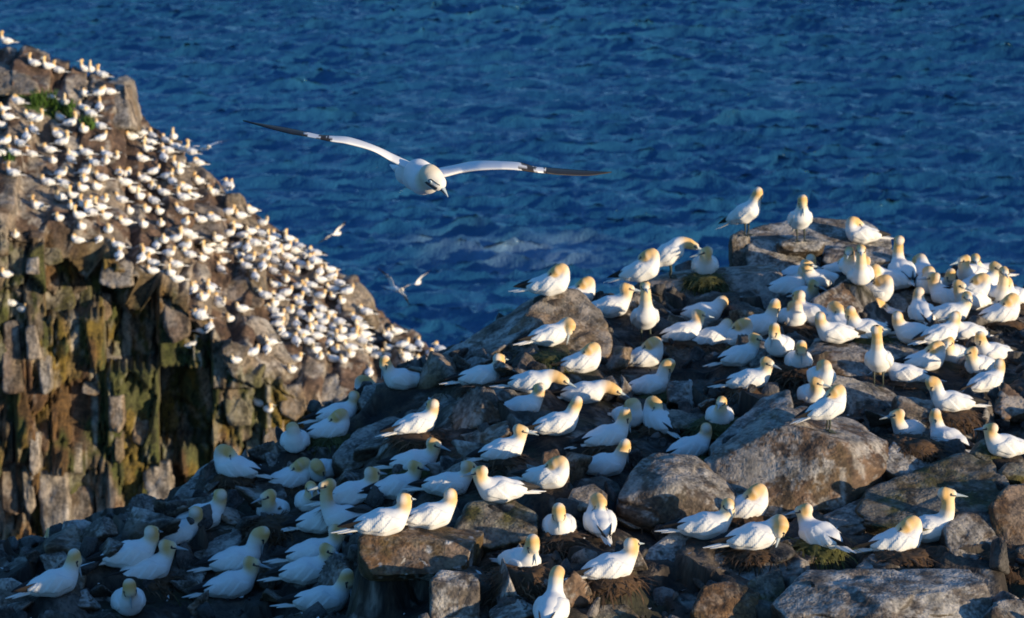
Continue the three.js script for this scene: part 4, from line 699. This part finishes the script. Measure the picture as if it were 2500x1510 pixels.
// dark recesses seen in the cliff face: [x, y, half width, half height, depth]
const recess = [[180, 650, 40, 110, 1.5], [235, 700, 40, 100, 1.3], [345, 820, 60, 130, 1.5], [400, 900, 50, 130, 1.2], [470, 950, 40, 150, .9], [35, 1030, 45, 60, 1], [330, 1130, 40, 70, .8], [445, 1080, 30, 130, .8]];
let cliffMesh;
{
  const nu = 390, nv = 350, pos = new Float32Array((nu + 1) * (nv + 1) * 3), idx = [], zone = new Float32Array((nu + 1) * (nv + 1));
  const vv = (j) => { const t = j / nv; return t < .06 ? t / .06 : t < .52 ? 1 + (t - .06) / .46 : 2 + Math.pow((t - .52) / .48, 1.25); };
  const base = []; for (let j = 0; j <= nv; j++) for (let i = 0; i <= nu; i++) base.push(cliffBase(i / nu, vv(j)));
  for (let j = 0; j <= nv; j++) for (let i = 0; i <= nu; i++) {
    const o = j * (nu + 1) + i, p = base[o], l = base[o - (i > 0 ? 1 : 0)], r = base[o + (i < nu ? 1 : 0)], a = base[o - (j > 0 ? nu + 1 : 0)], b = base[o + (j < nv ? nu + 1 : 0)];
    const n = r.clone().sub(l).cross(a.clone().sub(b)).normalize(), v = vv(j), [sx, sy] = proj(p.x, p.y, p.z);
    const wall = step(1.9, 2.05, v); zone[o] = wall;
    // columns on the wall, ledges and blocks on the slope
    const col = (w, h, seed) => { const q = (p.x + .12 * (fbm(p.x * 1.3, p.y * .5, seed, 2) - .5)) / w + seed, i0 = fl(q), jit = (k) => k + .35 * (hash(k, seed, 9) - .5), i = q < jit(i0) ? i0 - 1 : q > jit(i0 + 1) ? i0 + 1 : i0, ex = Math.min(q - jit(i), jit(i + 1) - q) * w, v0 = (p.y + p.z * .25 * (hash(i, seed, 4) - .5)) / (h * (.6 + .8 * hash(i, seed, 5))) + hash(i, seed, 6) * 9, k = fl(v0), ey = Math.min(v0 - k, k + 1 - v0) * h; return [hash(i, k, seed), Math.min(ex, ey * 1.5), (hash(i, k, seed + 3) - .5) * (q - i - .5), (jit(i) + jit(i + 1)) / 2 * w - seed * w, p.y + (k + .5 - v0) * h * (.6 + .8 * hash(i, seed, 5))]; };
    const c1 = col(1.7, 2.6, 2), wq = p.x + .35 * (fbm(p.x * .9, p.y * .9, 6, 3) - .5), yq = p.y + .5 * (fbm(p.x * .8, p.y * .8, 9, 3) - .5), cc = cells(wq * 1.05 + 30, yq * .55 + 20), cd = cells(wq * 2.3 + 71, yq * 1.15 + 33), c3 = cells(p.x * .85 + 11 + .4 * (fbm(p.x, p.y, p.z, 2) - .5), p.y * 1.5 + p.z * .7 + 40);
    const tilt = (c, k, sx0, sy0) => (hash(c[2], c[3], k) - .5) * (sx0 - c[2] - .5) + (hash(c[2], c[3], k + 1) - .5) * (sy0 - c[3] - .5);
    let hgt = wall * ((c1[0] - .5) * .7 + c1[2] * .5 + (hash(cc[2], cc[3], 1) - .5) * .75 + .5 * tilt(cc, 11, wq * 1.05 + 30, yq * .55 + 20) + (hash(cd[2], cd[3], 2) - .5) * .25 + .2 * tilt(cd, 15, wq * 2.3 + 71, yq * 1.15 + 33) - .3 * (1 - step(0, .05, c1[1])) - .25 * (1 - step(0, .06, cc[1])) - .1 * (1 - step(0, .05, cd[1])));
    hgt += (1 - wall) * ((hash(c3[2], c3[3], 4) - .5) * .75 * step(.0, .12, c3[1]) + .9 * (fbm(p.x * .55, p.y * .55, p.z * .55, 3) - .5));
    hgt += .2 * (fbm(p.x * 2.6, p.y * 2.6, p.z * 2.6, 3) - .5);
    const [bx, by] = proj(c1[3], c1[4], p.z);
    for (const [x, y, w, h, dep] of recess) { const q = Math.hypot((bx - x) / w, (by - y) / h); hgt -= wall * 1.05 * dep * (1 - step(.8, 1.1, q)); }
    if (v < 1) hgt *= v;
    pos[o * 3] = p.x + n.x * hgt; pos[o * 3 + 1] = p.y + n.y * hgt; pos[o * 3 + 2] = p.z + n.z * hgt;
  }
  for (let j = 0; j < nv; j++) for (let i = 0; i < nu; i++) { const a = j * (nu + 1) + i, b = a + 1, c = a + nu + 1, d = c + 1; idx.push(a, c, b, b, c, d); }
  const g = new THREE.BufferGeometry(); g.setAttribute('position', new THREE.BufferAttribute(pos, 3)); g.setIndex(idx); g.computeVertexNormals();
  let at = 0;
  paint(g, (x, y, z, nx, ny) => {
    const w = zone[at++], a = fbm(x * .8, y * .5, z * .8, 4), b = fbm(x * 3, y * 1.4, z * 3, 3), f = fbm(x * 9, y * 7, z * 9, 2), [sx, sy] = proj(x, y, z);
    const dirt = mixc([.085, .050, .033], [.20, .128, .088], clamp(step(.3, .72, b) + (f - .5) * .5)), stone = mixc([.18, .145, .11], [.37, .30, .235], clamp(step(.28, .72, a * .5 + b * .5) + (f - .5) * .4));
    let c = mixc(dirt, stone, step(.50, .60, fbm(x * .9 + 9, y * .9, z * .9, 3)));
    const face = mixc([.10, .074, .046], [.36, .285, .205], clamp(step(.36, .66, fbm(x * 1.9 + 4, y * .35, z * 1.2, 4)) + (f - .5) * .35));
    c = mixc(c, face, w);
    const gm = fbm(x * 1.15 + 30, y * .42, z * .8, 4), band = w * (1 - step(700, 1250, Math.abs(sy - 850) * 1.6 + Math.abs(sx - 360) * .9));
    c = mixc(c, [.058, .070, .010], w * .9 * step(.46, .53, gm + .05 * band + (f - .5) * .1));
    c = mixc(c, [.20, .13, .018], w * .75 * step(.555, .62, fbm(x * 1.0 + 60, y * .45 + 20, z, 3)));
    c = mixc(c, [.13, .062, .026], w * .75 * step(.53, .60, fbm(x * .9 + 15, y * .25 + 70, z, 3)));
    c = mixc(c, [.045, .085, .012], (1 - w) * step(.0, .1, 1 - Math.hypot((sx - 100) / 75, (sy - 255 - (sx - 100) * .35) / 26) + (f - .5) * .8));
    c = mixc(c, [.50, .45, .375], w * .75 * step(.60, .66, fbm(x * 3.4 + 12, y * .16, z * .6, 3)) * step(.4, .5, fbm(x * .8, y * .5 + 9, z, 2)));
    return mixc(c, [.52, .48, .42], .6 * step(.57, .64, fbm(x * 1.7 + 90, y * 1.2, z * 1.7, 3) * .75 + f * .25) * (1 - .5 * w));
  });
  cliffMesh = structure(mesh('far_cliff', boxUV(g, .4), cliffMat, scene));
  remember(g);
}
// blocks that stand out of the far headland
const BT = { pale: { a: [.24, .20, .16], b: [.42, .36, .30], moss: .1, guano: .4 }, ochre: { a: [.20, .14, .085], b: [.36, .27, .18], moss: .25, guano: .25 }, green: { a: [.15, .13, .07], b: [.34, .30, .22], moss: .9, guano: .15 }, dull: { a: [.13, .09, .065], b: [.27, .20, .15], moss: .2, guano: .3 } };
let bn = 0;
function block(tone, pts, o = {}) {
  const cx = pts.reduce((s, p) => s + p[0], 0) / pts.length, cy = pts.reduce((s, p) => s + p[1], 0) / pts.length, d = (depthAt(cx, cy) ?? 98) - (o.out ?? .35), bk = o.back ?? 1.6, all = [];
  for (const [x, y, q = 0] of pts) { const p = P(x, y, d + q); all.push(p, V(p.x, p.y - .3, p.z - bk)); }
  const seed = 200 + bn++, box = new THREE.Box3().setFromPoints(all), base = box.getCenter(V()), g = rockGeometry(all.map((q) => q.sub(base)), { seed, detail: 9, round: .02, rough: .05, chips: 9, ...o });
  paint(g, ((f) => (x, y, z, a, b, c) => f(x + base.x, y + base.y, z + base.z, a, b, c))(rockColour(BT[tone], seed * 1.7, 2.2, .25)));
  const m = mesh('rock_block', boxUV(g, .4), cliffMat, cliffMesh); m.position.copy(base); m.updateMatrixWorld(); remember(g, m.matrixWorld);
}
block('pale', [[222, 320], [232, 215, 1.5], [285, 190, 2], [303, 200, 1.8], [325, 300, .8], [318, 312], [270, 315]], { d: 105, back: 2.5, detail: 14 });
block('ochre', [[300, 312], [303, 205, 1.2], [322, 260, 1.2], [335, 320, .5]], { d: 105.5 });
block('ochre', [[-30, 235], [-20, 165, 1.4], [60, 180, 1.6], [95, 205, 1.2], [95, 230], [60, 240]], { d: 105.5, back: 2.2, detail: 12 });
block('pale', [[140, 340], [120, 295, 1], [190, 320, 1.3], [250, 350, 1.2], [245, 380, .2], [190, 385]], { d: 103.8 });
block('dull', [[415, 585], [410, 520, .8], [470, 500, 1.2], [530, 515, 1], [545, 590], [470, 600]], { d: 100.6, back: 2, detail: 12 });
block('dull', [[395, 625], [400, 560, .6], [450, 550, .9], [460, 630]], { d: 100.2 });
block('ochre', [[545, 520], [550, 475, .5], [580, 475, .6], [600, 530, .4], [610, 575], [560, 570]], { d: 101.5 });
block('ochre', [[615, 700], [600, 650, .6], [640, 640, .8], [650, 720], [625, 740]], { d: 98.6 });
block('dull', [[540, 735], [545, 690, .5], [590, 670, .8], [640, 690, .7], [640, 750], [580, 760]], { d: 98.6, detail: 11 });
block('pale', [[600, 790], [610, 770, .3], [650, 780, .6], [715, 880, .4], [700, 890], [650, 860], [615, 820]], { d: 97.6, back: .8 });
block('ochre', [[835, 760], [830, 705, .5], [870, 695, .8], [905, 740, .6], [918, 800], [880, 800], [840, 790]], { d: 97.6, back: 2, detail: 12 });
block('pale', [[240, 695], [248, 640, .6], [300, 630, .9], [322, 645, .7], [320, 700], [275, 705]], { d: 99.0, back: 1.6, detail: 11, streaks: 1 });
block('green', [[102, 780], [95, 700, .3], [130, 680, .7], [172, 682, .6], [180, 740, .2], [165, 785], [130, 780]], { d: 98.6, detail: 12 });
block('green', [[95, 640], [95, 595, .4], [145, 590, .5], [148, 640], [120, 650]], { d: 99.0 });
block('pale', [[60, 670], [65, 630, .3], [92, 628, .3], [92, 672]], { d: 98.9 });
block('green', [[190, 790], [195, 690, .3], [222, 690, .3], [225, 770], [205, 800]], { d: 98.6 });
block('ochre', [[243, 780], [248, 715, .3], [270, 720, .3], [268, 770], [255, 785]], { d: 98.6 });
block('dull', [[395, 800], [400, 710, .5], [440, 700, .7], [462, 720, .5], [462, 820], [420, 840]], { d: 98.2, detail: 11 });
block('pale', [[243, 905], [235, 840, .5], [280, 830, .6], [305, 890, .3], [285, 930], [260, 925]], { d: 98.3, detail: 11 });
block('pale', [[95, 960], [93, 870, .3], [125, 868, .4], [125, 950], [110, 965]], { d: 98.3 });
block('dull', [[195, 960], [205, 915, .5], [245, 915, .6], [253, 950, .2], [235, 970]], { d: 98.0 });
block('green', [[550, 1010], [545, 945, .4], [600, 935, .6], [615, 1000, .2], [610, 1040], [560, 1045]], { d: 97.2, detail: 11 });
block('green', [[600, 1130], [600, 1050, .3], [630, 1045, .4], [640, 1110], [620, 1150]], { d: 97 });
block('pale', [[345, 1230], [350, 1135, .3], [415, 1125, .4], [418, 1200], [400, 1265], [360, 1260]], { d: 97.2, detail: 11 });
block('pale', [[60, 1240], [50, 1145, .3], [80, 1140, .3], [82, 1240], [70, 1260]], { d: 97.8 });
block('pale', [[95, 1290], [92, 1060, .4], [125, 1050, .5], [150, 1100, .3], [165, 1200], [160, 1320], [110, 1320]], { d: 97.6, detail: 12 });
block('pale', [[70, 1150], [72, 1060, .3], [95, 1055, .4], [95, 1140], [80, 1165]], { d: 97.7 });
block('ochre', [[280, 1130], [278, 1060, .2], [300, 1055, .3], [300, 1120], [290, 1135]], { d: 97.2 });
block('ochre', [[265, 1050], [262, 970, .3], [300, 965, .4], [302, 1030], [285, 1060]], { d: 97.6 });
block('ochre', [[320, 1080], [325, 1000, .4], [365, 1000, .5], [368, 1060], [345, 1090]], { d: 97.4 });
block('dull', [[165, 1330], [160, 1120, .5], [200, 1100, .6], [225, 1150, .4], [230, 1340]], { d: 97.8, detail: 11 });
block('dull', [[235, 1300], [232, 1160, .4], [265, 1150, .5], [270, 1310]], { d: 97.5 });
block('dull', [[5, 960], [5, 790, .5], [45, 780, .6], [55, 960]], { d: 98.8, detail: 11 });
block('pale', [[65, 880], [60, 800, .3], [85, 795, .3], [100, 880]], { d: 98.7 });
block('dull', [[2, 1250], [0, 1060, .4], [40, 1060, .5], [45, 1260]], { d: 98 });
block('ochre', [[680, 1010], [690, 945, .4], [740, 935, .6], [750, 1000, .2], [720, 1030]], { d: 96.6, detail: 10 });
block('ochre', [[640, 1100], [645, 1020, .4], [690, 1010, .5], [695, 1090], [660, 1115]], { d: 96.6, detail: 10 });
block('pale', [[760, 985], [765, 930, .5], [820, 915, .7], [840, 960, .2], [800, 1000]], { d: 96.4, detail: 10 });

// grass tufts on the upper slope
{
  const R = rng(61), spots = []; for (let i = 0; i < 520; i++) { const k = R(); const [x, y] = k < .5 ? [75 + R() * 60, 232 + R() * 30] : k < .75 ? [130 + R() * 50, 255 + R() * 35] : k < .9 ? [200 + R() * 30, 295 + R() * 22] : [10 + R() * 26, 372 + R() * 22]; spots.push([x, y]); }
  const bl = new THREE.BufferGeometry(); bl.setAttribute('position', new THREE.Float32BufferAttribute([-.05, 0, 0, .05, 0, 0, 0, .42, .16], 3)); bl.setIndex([0, 1, 2]); bl.computeVertexNormals();
  const im = new THREE.InstancedMesh(bl, new THREE.MeshStandardMaterial({ roughness: .8, side: THREE.DoubleSide }), spots.length), m = new THREE.Matrix4(), q = new THREE.Quaternion(), e = new THREE.Euler();
  spots.forEach(([x, y], i) => { const d = depthAt(x, y) ?? 101, p = P(x, y, d); q.setFromEuler(e.set((R() - .5) * 1.2, R() * 6.3, (R() - .5) * .8)); const s = .4 + R() * .5; m.compose(p, q, V(s, s, s)); im.setMatrixAt(i, m); const k = R(); im.setColorAt(i, new THREE.Color().setRGB(.03 + .03 * k, .075 + .06 * k, .008)); });
  im.name = 'cliff_grass'; im.userData.kind = 'stuff'; tag(im, 'bright green grass tufts high on the far slope', 'grass'); scene.add(im);
}

// ---------------------------------------------------------------- the far colony
const farSpots = [];
const put = (zone, rows) => rows.forEach(([x, y]) => farSpots.push([x, y, zone]));
const z1 = (x, y) => [x / 3.307, 50 + y / 3.307], z2 = (x, y) => [x / 3.307, 450 + y / 3.307];
put(0, [[50, 165], [275, 345], [385, 370], [470, 400], [690, 390], [730, 395], [825, 440]].map((q) => z1(...q)));
put(1, [[685, 590], [800, 585], [880, 575], [800, 705], [525, 665], [810, 855], [140, 655]].map((q) => z1(...q)));
put(2, [[40, 720], [60, 780], [20, 850], [250, 780], [300, 795], [485, 785], [565, 830], [210, 945], [270, 890], [40, 975], [160, 995], [470, 925], [500, 985], [400, 1045], [115, 1070], [250, 1080], [10, 1075], [425, 1135], [570, 1125], [590, 1080], [105, 1235], [490, 1235], [385, 1310], [510, 1320], [680, 1285], [665, 1355], [485, 1430], [820, 1270], [760, 1150], [850, 1140], [860, 1085], [930, 1100], [960, 1230], [1010, 1240], [1060, 1180], [1040, 1110], [840, 1450], [980, 1450], [1080, 1370], [1130, 1425], [690, 1480], [300, 1490]].map((q) => z1(...q)));
put(3, [[1060, 940], [1085, 1040], [1140, 910], [1210, 985], [1190, 1040], [1230, 940], [1335, 970], [1350, 1050], [1420, 1020], [1400, 940], [1320, 1110], [1440, 1170], [1450, 1220], [1240, 1220], [1350, 1260], [1160, 1280], [1600, 1150], [1480, 1040], [1545, 1060], [1610, 1305], [1320, 1390], [1390, 1305], [1480, 1430], [1560, 1420], [1640, 1400], [1720, 1390], [1240, 1460], [1835, 1340]].map((q) => z1(...q)));
put(4, [[300, 180], [490, 110], [690, 170], [660, 345], [1010, 310], [1160, 330], [120, 410], [950, 495], [960, 580], [1140, 600], [1190, 545], [1260, 500], [1290, 225], [1500, 390], [1540, 420], [1530, 570], [1635, 600], [1420, 650], [1230, 700], [1380, 720], [1430, 770], [50, 730], [180, 1010], [90, 960], [1560, 850], [1710, 850], [1640, 920], [1770, 970], [1620, 1070], [1640, 1180], [1690, 1160], [1540, 1300], [1670, 540], [1750, 530], [1780, 690]].map((q) => z2(...q)));
{ // the crowded lower slope
  const R = rng(2024), poly = [[500, 560], [640, 555], [760, 630], [860, 690], [830, 760], [960, 820], [1010, 860], [960, 885], [800, 880], [700, 840], [660, 780], [640, 700], [590, 640], [480, 650]];
  const inside = (x, y) => { let c = false; for (let i = 0, j = poly.length - 1; i < poly.length; j = i++) { const [a, b] = poly[i], [d, e] = poly[j]; if ((b > y) !== (e > y) && x < (d - a) * (y - b) / (e - b) + a) c = !c; } return c; };
  let n = 0, t = 0; while (n < 100 && t++ < 20000) { const x = 470 + R() * 550, y = 540 + R() * 360; if (!inside(x, y) || farSpots.some(([a, b]) => Math.hypot((a - x) / 1.5, b - y) < 15)) continue; farSpots.push([x, y, 5]); n++; }
  n = 0; t = 0; while (n < 34 && t++ < 9000) { const x = 120 + R() * 500, y = 230 + R() * 420, top = lerpT(ridgeY, x), low = lerpT(edgeY, x); if (y < top + 60 || y > low - 10 || farSpots.some(([a, b]) => Math.hypot((a - x) / 1.5, b - y) < 19)) continue; farSpots.push([x, y, x < 330 ? 2 : 3]); n++; }
  const c3 = (x, y) => [450 + x / 2.706, 400 + y / 2.706];
  put(6, [[300, 150], [440, 310], [515, 390], [570, 500], [370, 345], [345, 420], [290, 320], [95, 120], [190, 190], [690, 500], [760, 550], [865, 590], [850, 640], [60, 820], [180, 820], [125, 880], [225, 910], [100, 990], [300, 1030], [380, 960], [340, 1300], [450, 1250], [545, 1230], [740, 1290], [710, 1365], [640, 1100], [570, 580 + 600], [1220, 1385], [1050, 1300], [1250, 1225], [1230, 1165], [1470, 1290], [1580, 1310], [1620, 1260], [1690, 1230], [1400, 1110], [1350, 1140], [1550, 1200], [1200, 980], [570, 190 + 400]].map((q) => c3(...q)));
  put(6, [[632, 985], [655, 1000], [1000, 850]]);
}
const FAR_LABEL = ['tiny gannet on the bare skyline of the far headland', 'tiny gannet among the pale rocks near the top of the far headland', 'distant gannet on the brown left part of the far slope', 'distant gannet along the upper right rim of the far slope', 'distant gannet on a ledge above the green stained far cliff', 'distant gannet packed in the crowded white patch of the far slope', 'distant gannet on the lower right edge of the far headland'];
const FAR_GROUP = ['skyline gannets of the far headland', 'gannets near the far headland top', 'gannets on the left far slope', 'gannets on the far slope rim', 'gannets on the far cliff ledges', 'gannets of the crowded far slope', 'gannets at the lower end of the far slope'];
{
  const R = rng(8), keys = ['n', 'n70', 's', 'n-60', 't', 'd'], left = [], heads = [170, 185, 205, 140, 10, 340, 225, 280, 175, 240, 95, 265];
  // the individuals: about 300 gannets in all, with the near ones; the rest of the packed patch is one mass
  const quota = 300 - nearBirds.length - 5; let n = 0;
  const order = farSpots.map((s, i) => [s, s[2] === 5 ? 1 : 0, i]).sort((a, b) => a[1] - b[1] || a[2] - b[2]);
  for (const [[x, y, zone]] of order) {
    const d0 = depthAt(x, y + 6) ?? 100.5, d = d0 < 80 ? 100.8 : d0, p = P(x, y + 6, d), key = zone === 0 ? 't' : keys[fl(R() * keys.length)], yaw = (heads[fl(R() * heads.length)] + (R() - .5) * 40) * Math.PI / 180, s = .92 + .14 * R();
    p.y -= .03;
    if (n < quota) { n++; const g = gannetProto(key, 0.043).clone(); g.name = numbered('gannet'); g.position.copy(p); g.rotation.y = yaw; g.scale.setScalar(s); tag(g, FAR_LABEL[zone], 'bird', FAR_GROUP[zone]); scene.add(g); }
    else left.push([p, yaw, s]);
  }
  const proto = gannetProto('n70', 0.043), geos = proto.children.map((c) => { const q = (c.geometry.index ? c.geometry.toNonIndexed() : c.geometry.clone()); q.deleteAttribute('uv'); if (!q.attributes.color) paint(q, () => c.name === 'bill' ? [.36, .43, .47] : [.018, .015, .014]); return q; });
  const im = new THREE.InstancedMesh(mergeGeometries(geos), plainFeather, left.length), m = new THREE.Matrix4(), q = new THREE.Quaternion();
  left.forEach(([p, yaw, s], i) => { q.setFromAxisAngle(V(0, 1, 0), yaw); m.compose(p, q, V(s, s, s)); im.setMatrixAt(i, m); });
  im.name = 'gannet_crowd'; im.userData.kind = 'stuff'; tag(im, 'densely packed distant gannets filling the middle of the far slope', 'birds'); scene.add(im);
  console.log('near', nearBirds.length, 'far', farSpots.length, 'massed', left.length);
}

// ---------------------------------------------------------------- gannets on the wing
function flyer() {
  const g = new THREE.Group(), D = 13.2, O = P(1018, 436, D), A = 286 * Math.PI / 180, up = 5 * Math.PI / 180;
  const fwd = V(Math.cos(A) * Math.cos(up), Math.sin(up), -Math.sin(A) * Math.cos(up)), side = V().crossVectors(fwd, V(0, 1, 0)).normalize(), top = V().crossVectors(side, fwd).normalize();
  const L = (x, y, z) => [0, 1, 2].map((k) => fwd.getComponent(k) * x + top.getComponent(k) * y + side.getComponent(k) * z);
  const pi = -38 * Math.PI / 180, ya = 0.12, hd = V(.078, .060, .27), dir = V(.66, -.56, .50).normalize();
  const hb = hd.clone().addScaledVector(dir, -.022).toArray(), hf = hd.clone().addScaledVector(dir, .040).toArray();
  const roots = [[1020, 413], [1074, 421]].map(([x, y]) => P(x, y, D + .04).sub(O).toArray());
  const F = (x, y, z) => {
    let d = cone(x, y, z, L(-.22, .0, 0), L(-.03, .004, 0), .035, .051); d = smin(d, cone(x, y, z, L(-.03, .004, 0), L(.11, .004, 0), .051, .051), .05); d = smin(d, cone(x, y, z, L(-.22, 0, 0), L(-.36, .012, 0), .04, .018), .05);
    d = smin(d, cone(x, y, z, L(.11, .004, 0), L(.20, .010, 0), .060, .052), .05); d = smin(d, cone(x, y, z, L(.20, .010, 0), hd.toArray(), .051, .044), .035); d = smin(d, cone(x, y, z, hb, hf, .0455, .0375), .02);
    for (const r of roots) d = smin(d, cone(x, y, z, L(.03, .03, 0), r, .05, .014), .05);
    return d - .0015 * (fbm(x * 45, y * 45, z * 45, 2) - .5);
  };
  const body = nets(F, [-.5, -.3, -.55], [.5, .3, .55], .0075);
  paint(body, (x, y, z) => { const p = V(x, y, z), w = 1 - step(.055, .125, p.distanceTo(hd.clone().addScaledVector(fwd, -.01))), c = mixc([.72, .60, .43], [.80, .75, .65], step(-.02, .04, p.clone().sub(hd).dot(dir))); return mixc([.80, .79, .78], c, w); });  // head greyer than on the sitting birds: its shade is put into the colour
  mesh('body', body, plainFeather, g);
  // head gear
  const sd = V().crossVectors(dir, V(0, 1, 0)).normalize(), u = V().crossVectors(sd, dir).normalize(), at = (a, b, c) => hd.clone().addScaledVector(dir, a).addScaledVector(u, b).addScaledVector(sd, c);
  const billHalf = (y0, y1, h0, droop) => loft([0, .15, .35, .55, .75, .9, 1].map((t) => ellipseRing(at(.042 + t * .078, mix(y0, y1, t) - droop * t * t * t, 0), sd, u, mix(.024, .0015, Math.pow(t, .8)), mix(h0, .0015, Math.pow(t, .9)), 12)));
  const bl = mesh('bill', billHalf(.004, -.006, .014, .010), billMat, g); mesh('lower_mandible', billHalf(-.016, -.010, .010, .006), billMat, bl);
  mesh('gape_line', loft([0, .3, .6, .85].map((t) => ellipseRing(at(.038 + t * .078, mix(-.009, -.009, t) - .006 * t * t, 0), sd, u, mix(.0225, .004, t), .0022, 12))), darkSkin, bl);
  const skin = (a, b, s) => { let r = .02; while (r < .08 && F(...at(a, b, s * r).toArray()) < 0) r += .0004; return at(a, b, s * (r + .0008)); };
  for (const s of [1, -1]) {
    mesh('brow_line', loft([0, .25, .5, .75, 1].map((t) => ellipseRing(skin(mix(.022, .066, t), mix(.016, .014, t), s), u, sd, .0022, .0022, 6))), darkSkin, g);
    mesh('face_line', loft([0, .2, .4, .6, .8, 1].map((t) => ellipseRing(skin(mix(.010, .064, t), mix(-.010, -.007, t), s), u, sd, mix(.0035, .0065, t), .003, 8))), darkSkin, g);
    mesh('throat_line', loft([0, .25, .5, .75, 1].map((t) => ellipseRing(skin(mix(.004, .060, t), mix(-.017, -.019, t), s), u, sd, .0022, .002, 6))), darkSkin, g);
    const ep = skin(.026, .005, s), nrm = ep.clone().sub(hd).normalize(), e = mesh('eye', new THREE.SphereGeometry(.0118, 16, 12), darkSkin, g); e.position.copy(ep).addScaledVector(nrm, -.0085); const ir = mesh('iris', new THREE.SphereGeometry(.0088, 14, 10), irisMat, e); ir.position.copy(nrm).multiplyScalar(.0045); const pu = mesh('pupil', new THREE.SphereGeometry(.0050, 10, 8), darkSkin, e); pu.position.copy(nrm).multiplyScalar(.0092);
  }
  const tl = loft([0, .4, .8, 1].map((t) => ellipseRing(V(...L(mix(-.28, -.52, t), .012, 0)), side, top, mix(.045, .006, t), mix(.018, .002, t), 10))); mesh('tail', paint(tl, () => [.78, .77, .75]), plainFeather, g);
  // wings: leading edge below, trailing edge above it in the photograph; chord runs back from us
  const wings = [
    { low: [[1012, 424], [1000, 416], [955, 393], [909, 368], [848, 351], [809, 345], [778, 339], [740, 332], [705, 326], [647, 311], [594, 295.5]], up: [[1034, 410], [1017, 402], [971, 381], [917, 356], [855, 335], [809, 331], [781, 329], [743, 321], [700, 312], [632, 301], [592, 294]], pat: [[.0, 0], [.515, 1], [.60, 0], [.685, 1]] },
    { low: [[1074, 432], [1088, 430], [1129, 420], [1171, 415], [1225, 413], [1264, 415], [1302, 420], [1333, 423], [1366, 427], [1437, 429], [1492, 421.5]], up: [[1056, 414], [1065, 411], [1110, 402], [1160, 392], [1225, 393], [1268, 396], [1304, 406], [1333, 409], [1372, 412], [1437, 417], [1494, 420]], pat: [[.0, 0], [.525, 1], [.615, 0], [.695, 1]] }];
  const chord = [.20, .20, .20, .20, .19, .17, .16, .15, .13, .08, .01], dep = [-.06, -.06, -.05, -.08, -.10, -.10, -.08, -.05, -.02, .06, .16];
  for (const w of wings) {
    const rings = [], N = 40, T = (a, t) => { const k = t * (a.length - 1), i = Math.min(fl(k), a.length - 2), f = k - i, p0 = a[Math.max(i - 1, 0)], p1 = a[i], p2 = a[i + 1], p3 = a[Math.min(i + 2, a.length - 1)]; const cr = (q) => .5 * (2 * p1[q] + (p2[q] - p0[q]) * f + (2 * p0[q] - 5 * p1[q] + 4 * p2[q] - p3[q]) * f * f + (3 * p1[q] - p0[q] - 3 * p2[q] + p3[q]) * f * f * f); return [cr(0), cr(1)]; }, one = (a, t) => { const k = t * (a.length - 1), i = Math.min(fl(k), a.length - 2); return mix(a[i], a[i + 1], k - i); };
    const make = (t0, t1, n, mat, par, name, f) => {
      const rs = []; for (let i = 0; i <= n; i++) { const t = mix(t0, t1, i / n), lo = T(w.low, t), hi = T(w.up, t), d = D + one(dep, t), c = one(chord, t), le = P(lo[0], lo[1], d).sub(O), te = P(hi[0], hi[1], d + c).sub(O), th = mix(.022, .004, t), nrm = V(0, 1, 0), r = []; for (const [s, h] of [[0, 0], [.06, .5], [.25, 1], [.55, .75], [.85, .22], [1, 0], [.8, -.12], [.5, -.05], [.2, -.25], [.05, -.35]]) r.push(le.clone().lerp(te, s).addScaledVector(nrm, h * th)); rs.push(r); }
      const q = loft(rs), p = q.attributes.position; if (f) { const m = rs[0].length, col = new Float32Array(p.count * 3); for (let k = 0; k < p.count; k++) { const c = f(mix(t0, t1, fl(k / m) / n), k % m); col.set(c, k * 3); } q.setAttribute('color', new THREE.BufferAttribute(col, 3)); } return mesh(name, q, mat, par);
    };
    const wh = [.82, .81, .80], bk = [.030, .022, .018];
    const wm = make(0, .70, 90, plainFeather, g, 'wing', (t, k) => { const j = t + .035 * (hash(k, 3, fl(t * 60)) - .5) + .016 * Math.sin(k * 2.1); let v = 0; for (const [a, b] of w.pat) if (j >= a) v = b; return v ? bk : wh; });
    make(.699, 1, 30, blackMat, wm, 'wing_tip');
  }
  g.position.copy(O); return g;
}
const fly = flyer(); fly.name = numbered('flying_gannet'); tag(fly, 'gannet gliding towards the camera with black-tipped wings spread', 'bird'); scene.add(fly);
[[500, 362, 94, 20, .25, -.1, 'small gannet gliding past the right rim of the far headland'], [822, 572, 105, 140, -.5, .1, 'faint gannet flying over the sea right of the far slope'], [962, 706, 88, 40, -.75, -.1, 'gannet flying with one dark wing tip hanging down, above the far point'], [1020, 692, 98, 150, -.45, .1, 'gannet flying just right of the one with the drooping wing']].forEach(([x, y, d, yaw, roll, pitch, label]) => {
  const c = fly.clone(); c.name = numbered('flying_gannet'); tag(c, label, 'bird', 'gannets flying low over the sea'); c.position.copy(P(x, y, d)); c.rotation.set(pitch, yaw * Math.PI / 180, roll, 'YXZ'); scene.add(c);
});

scene.traverse((o) => { if (o.isMesh) { o.castShadow = true; o.receiveShadow = true; } });
{ const T = {}; let all = 0, uniq = 0; const seen = new Set(); scene.traverse((o) => { if (o.isMesh) { const n = (o.geometry.index ? o.geometry.index.count : o.geometry.attributes.position.count) / 3; const k = o.name.replace(/_\d+$/, ''); if (!seen.has(o.geometry)) { seen.add(o.geometry); uniq += n; } if (!o.isInstancedMesh) { all += n; T[k] = (T[k] ?? 0) + n; } } }); console.log('triangles', Math.round(all), 'unique', Math.round(uniq), JSON.stringify(T)); }
renderer.render(scene, camera);
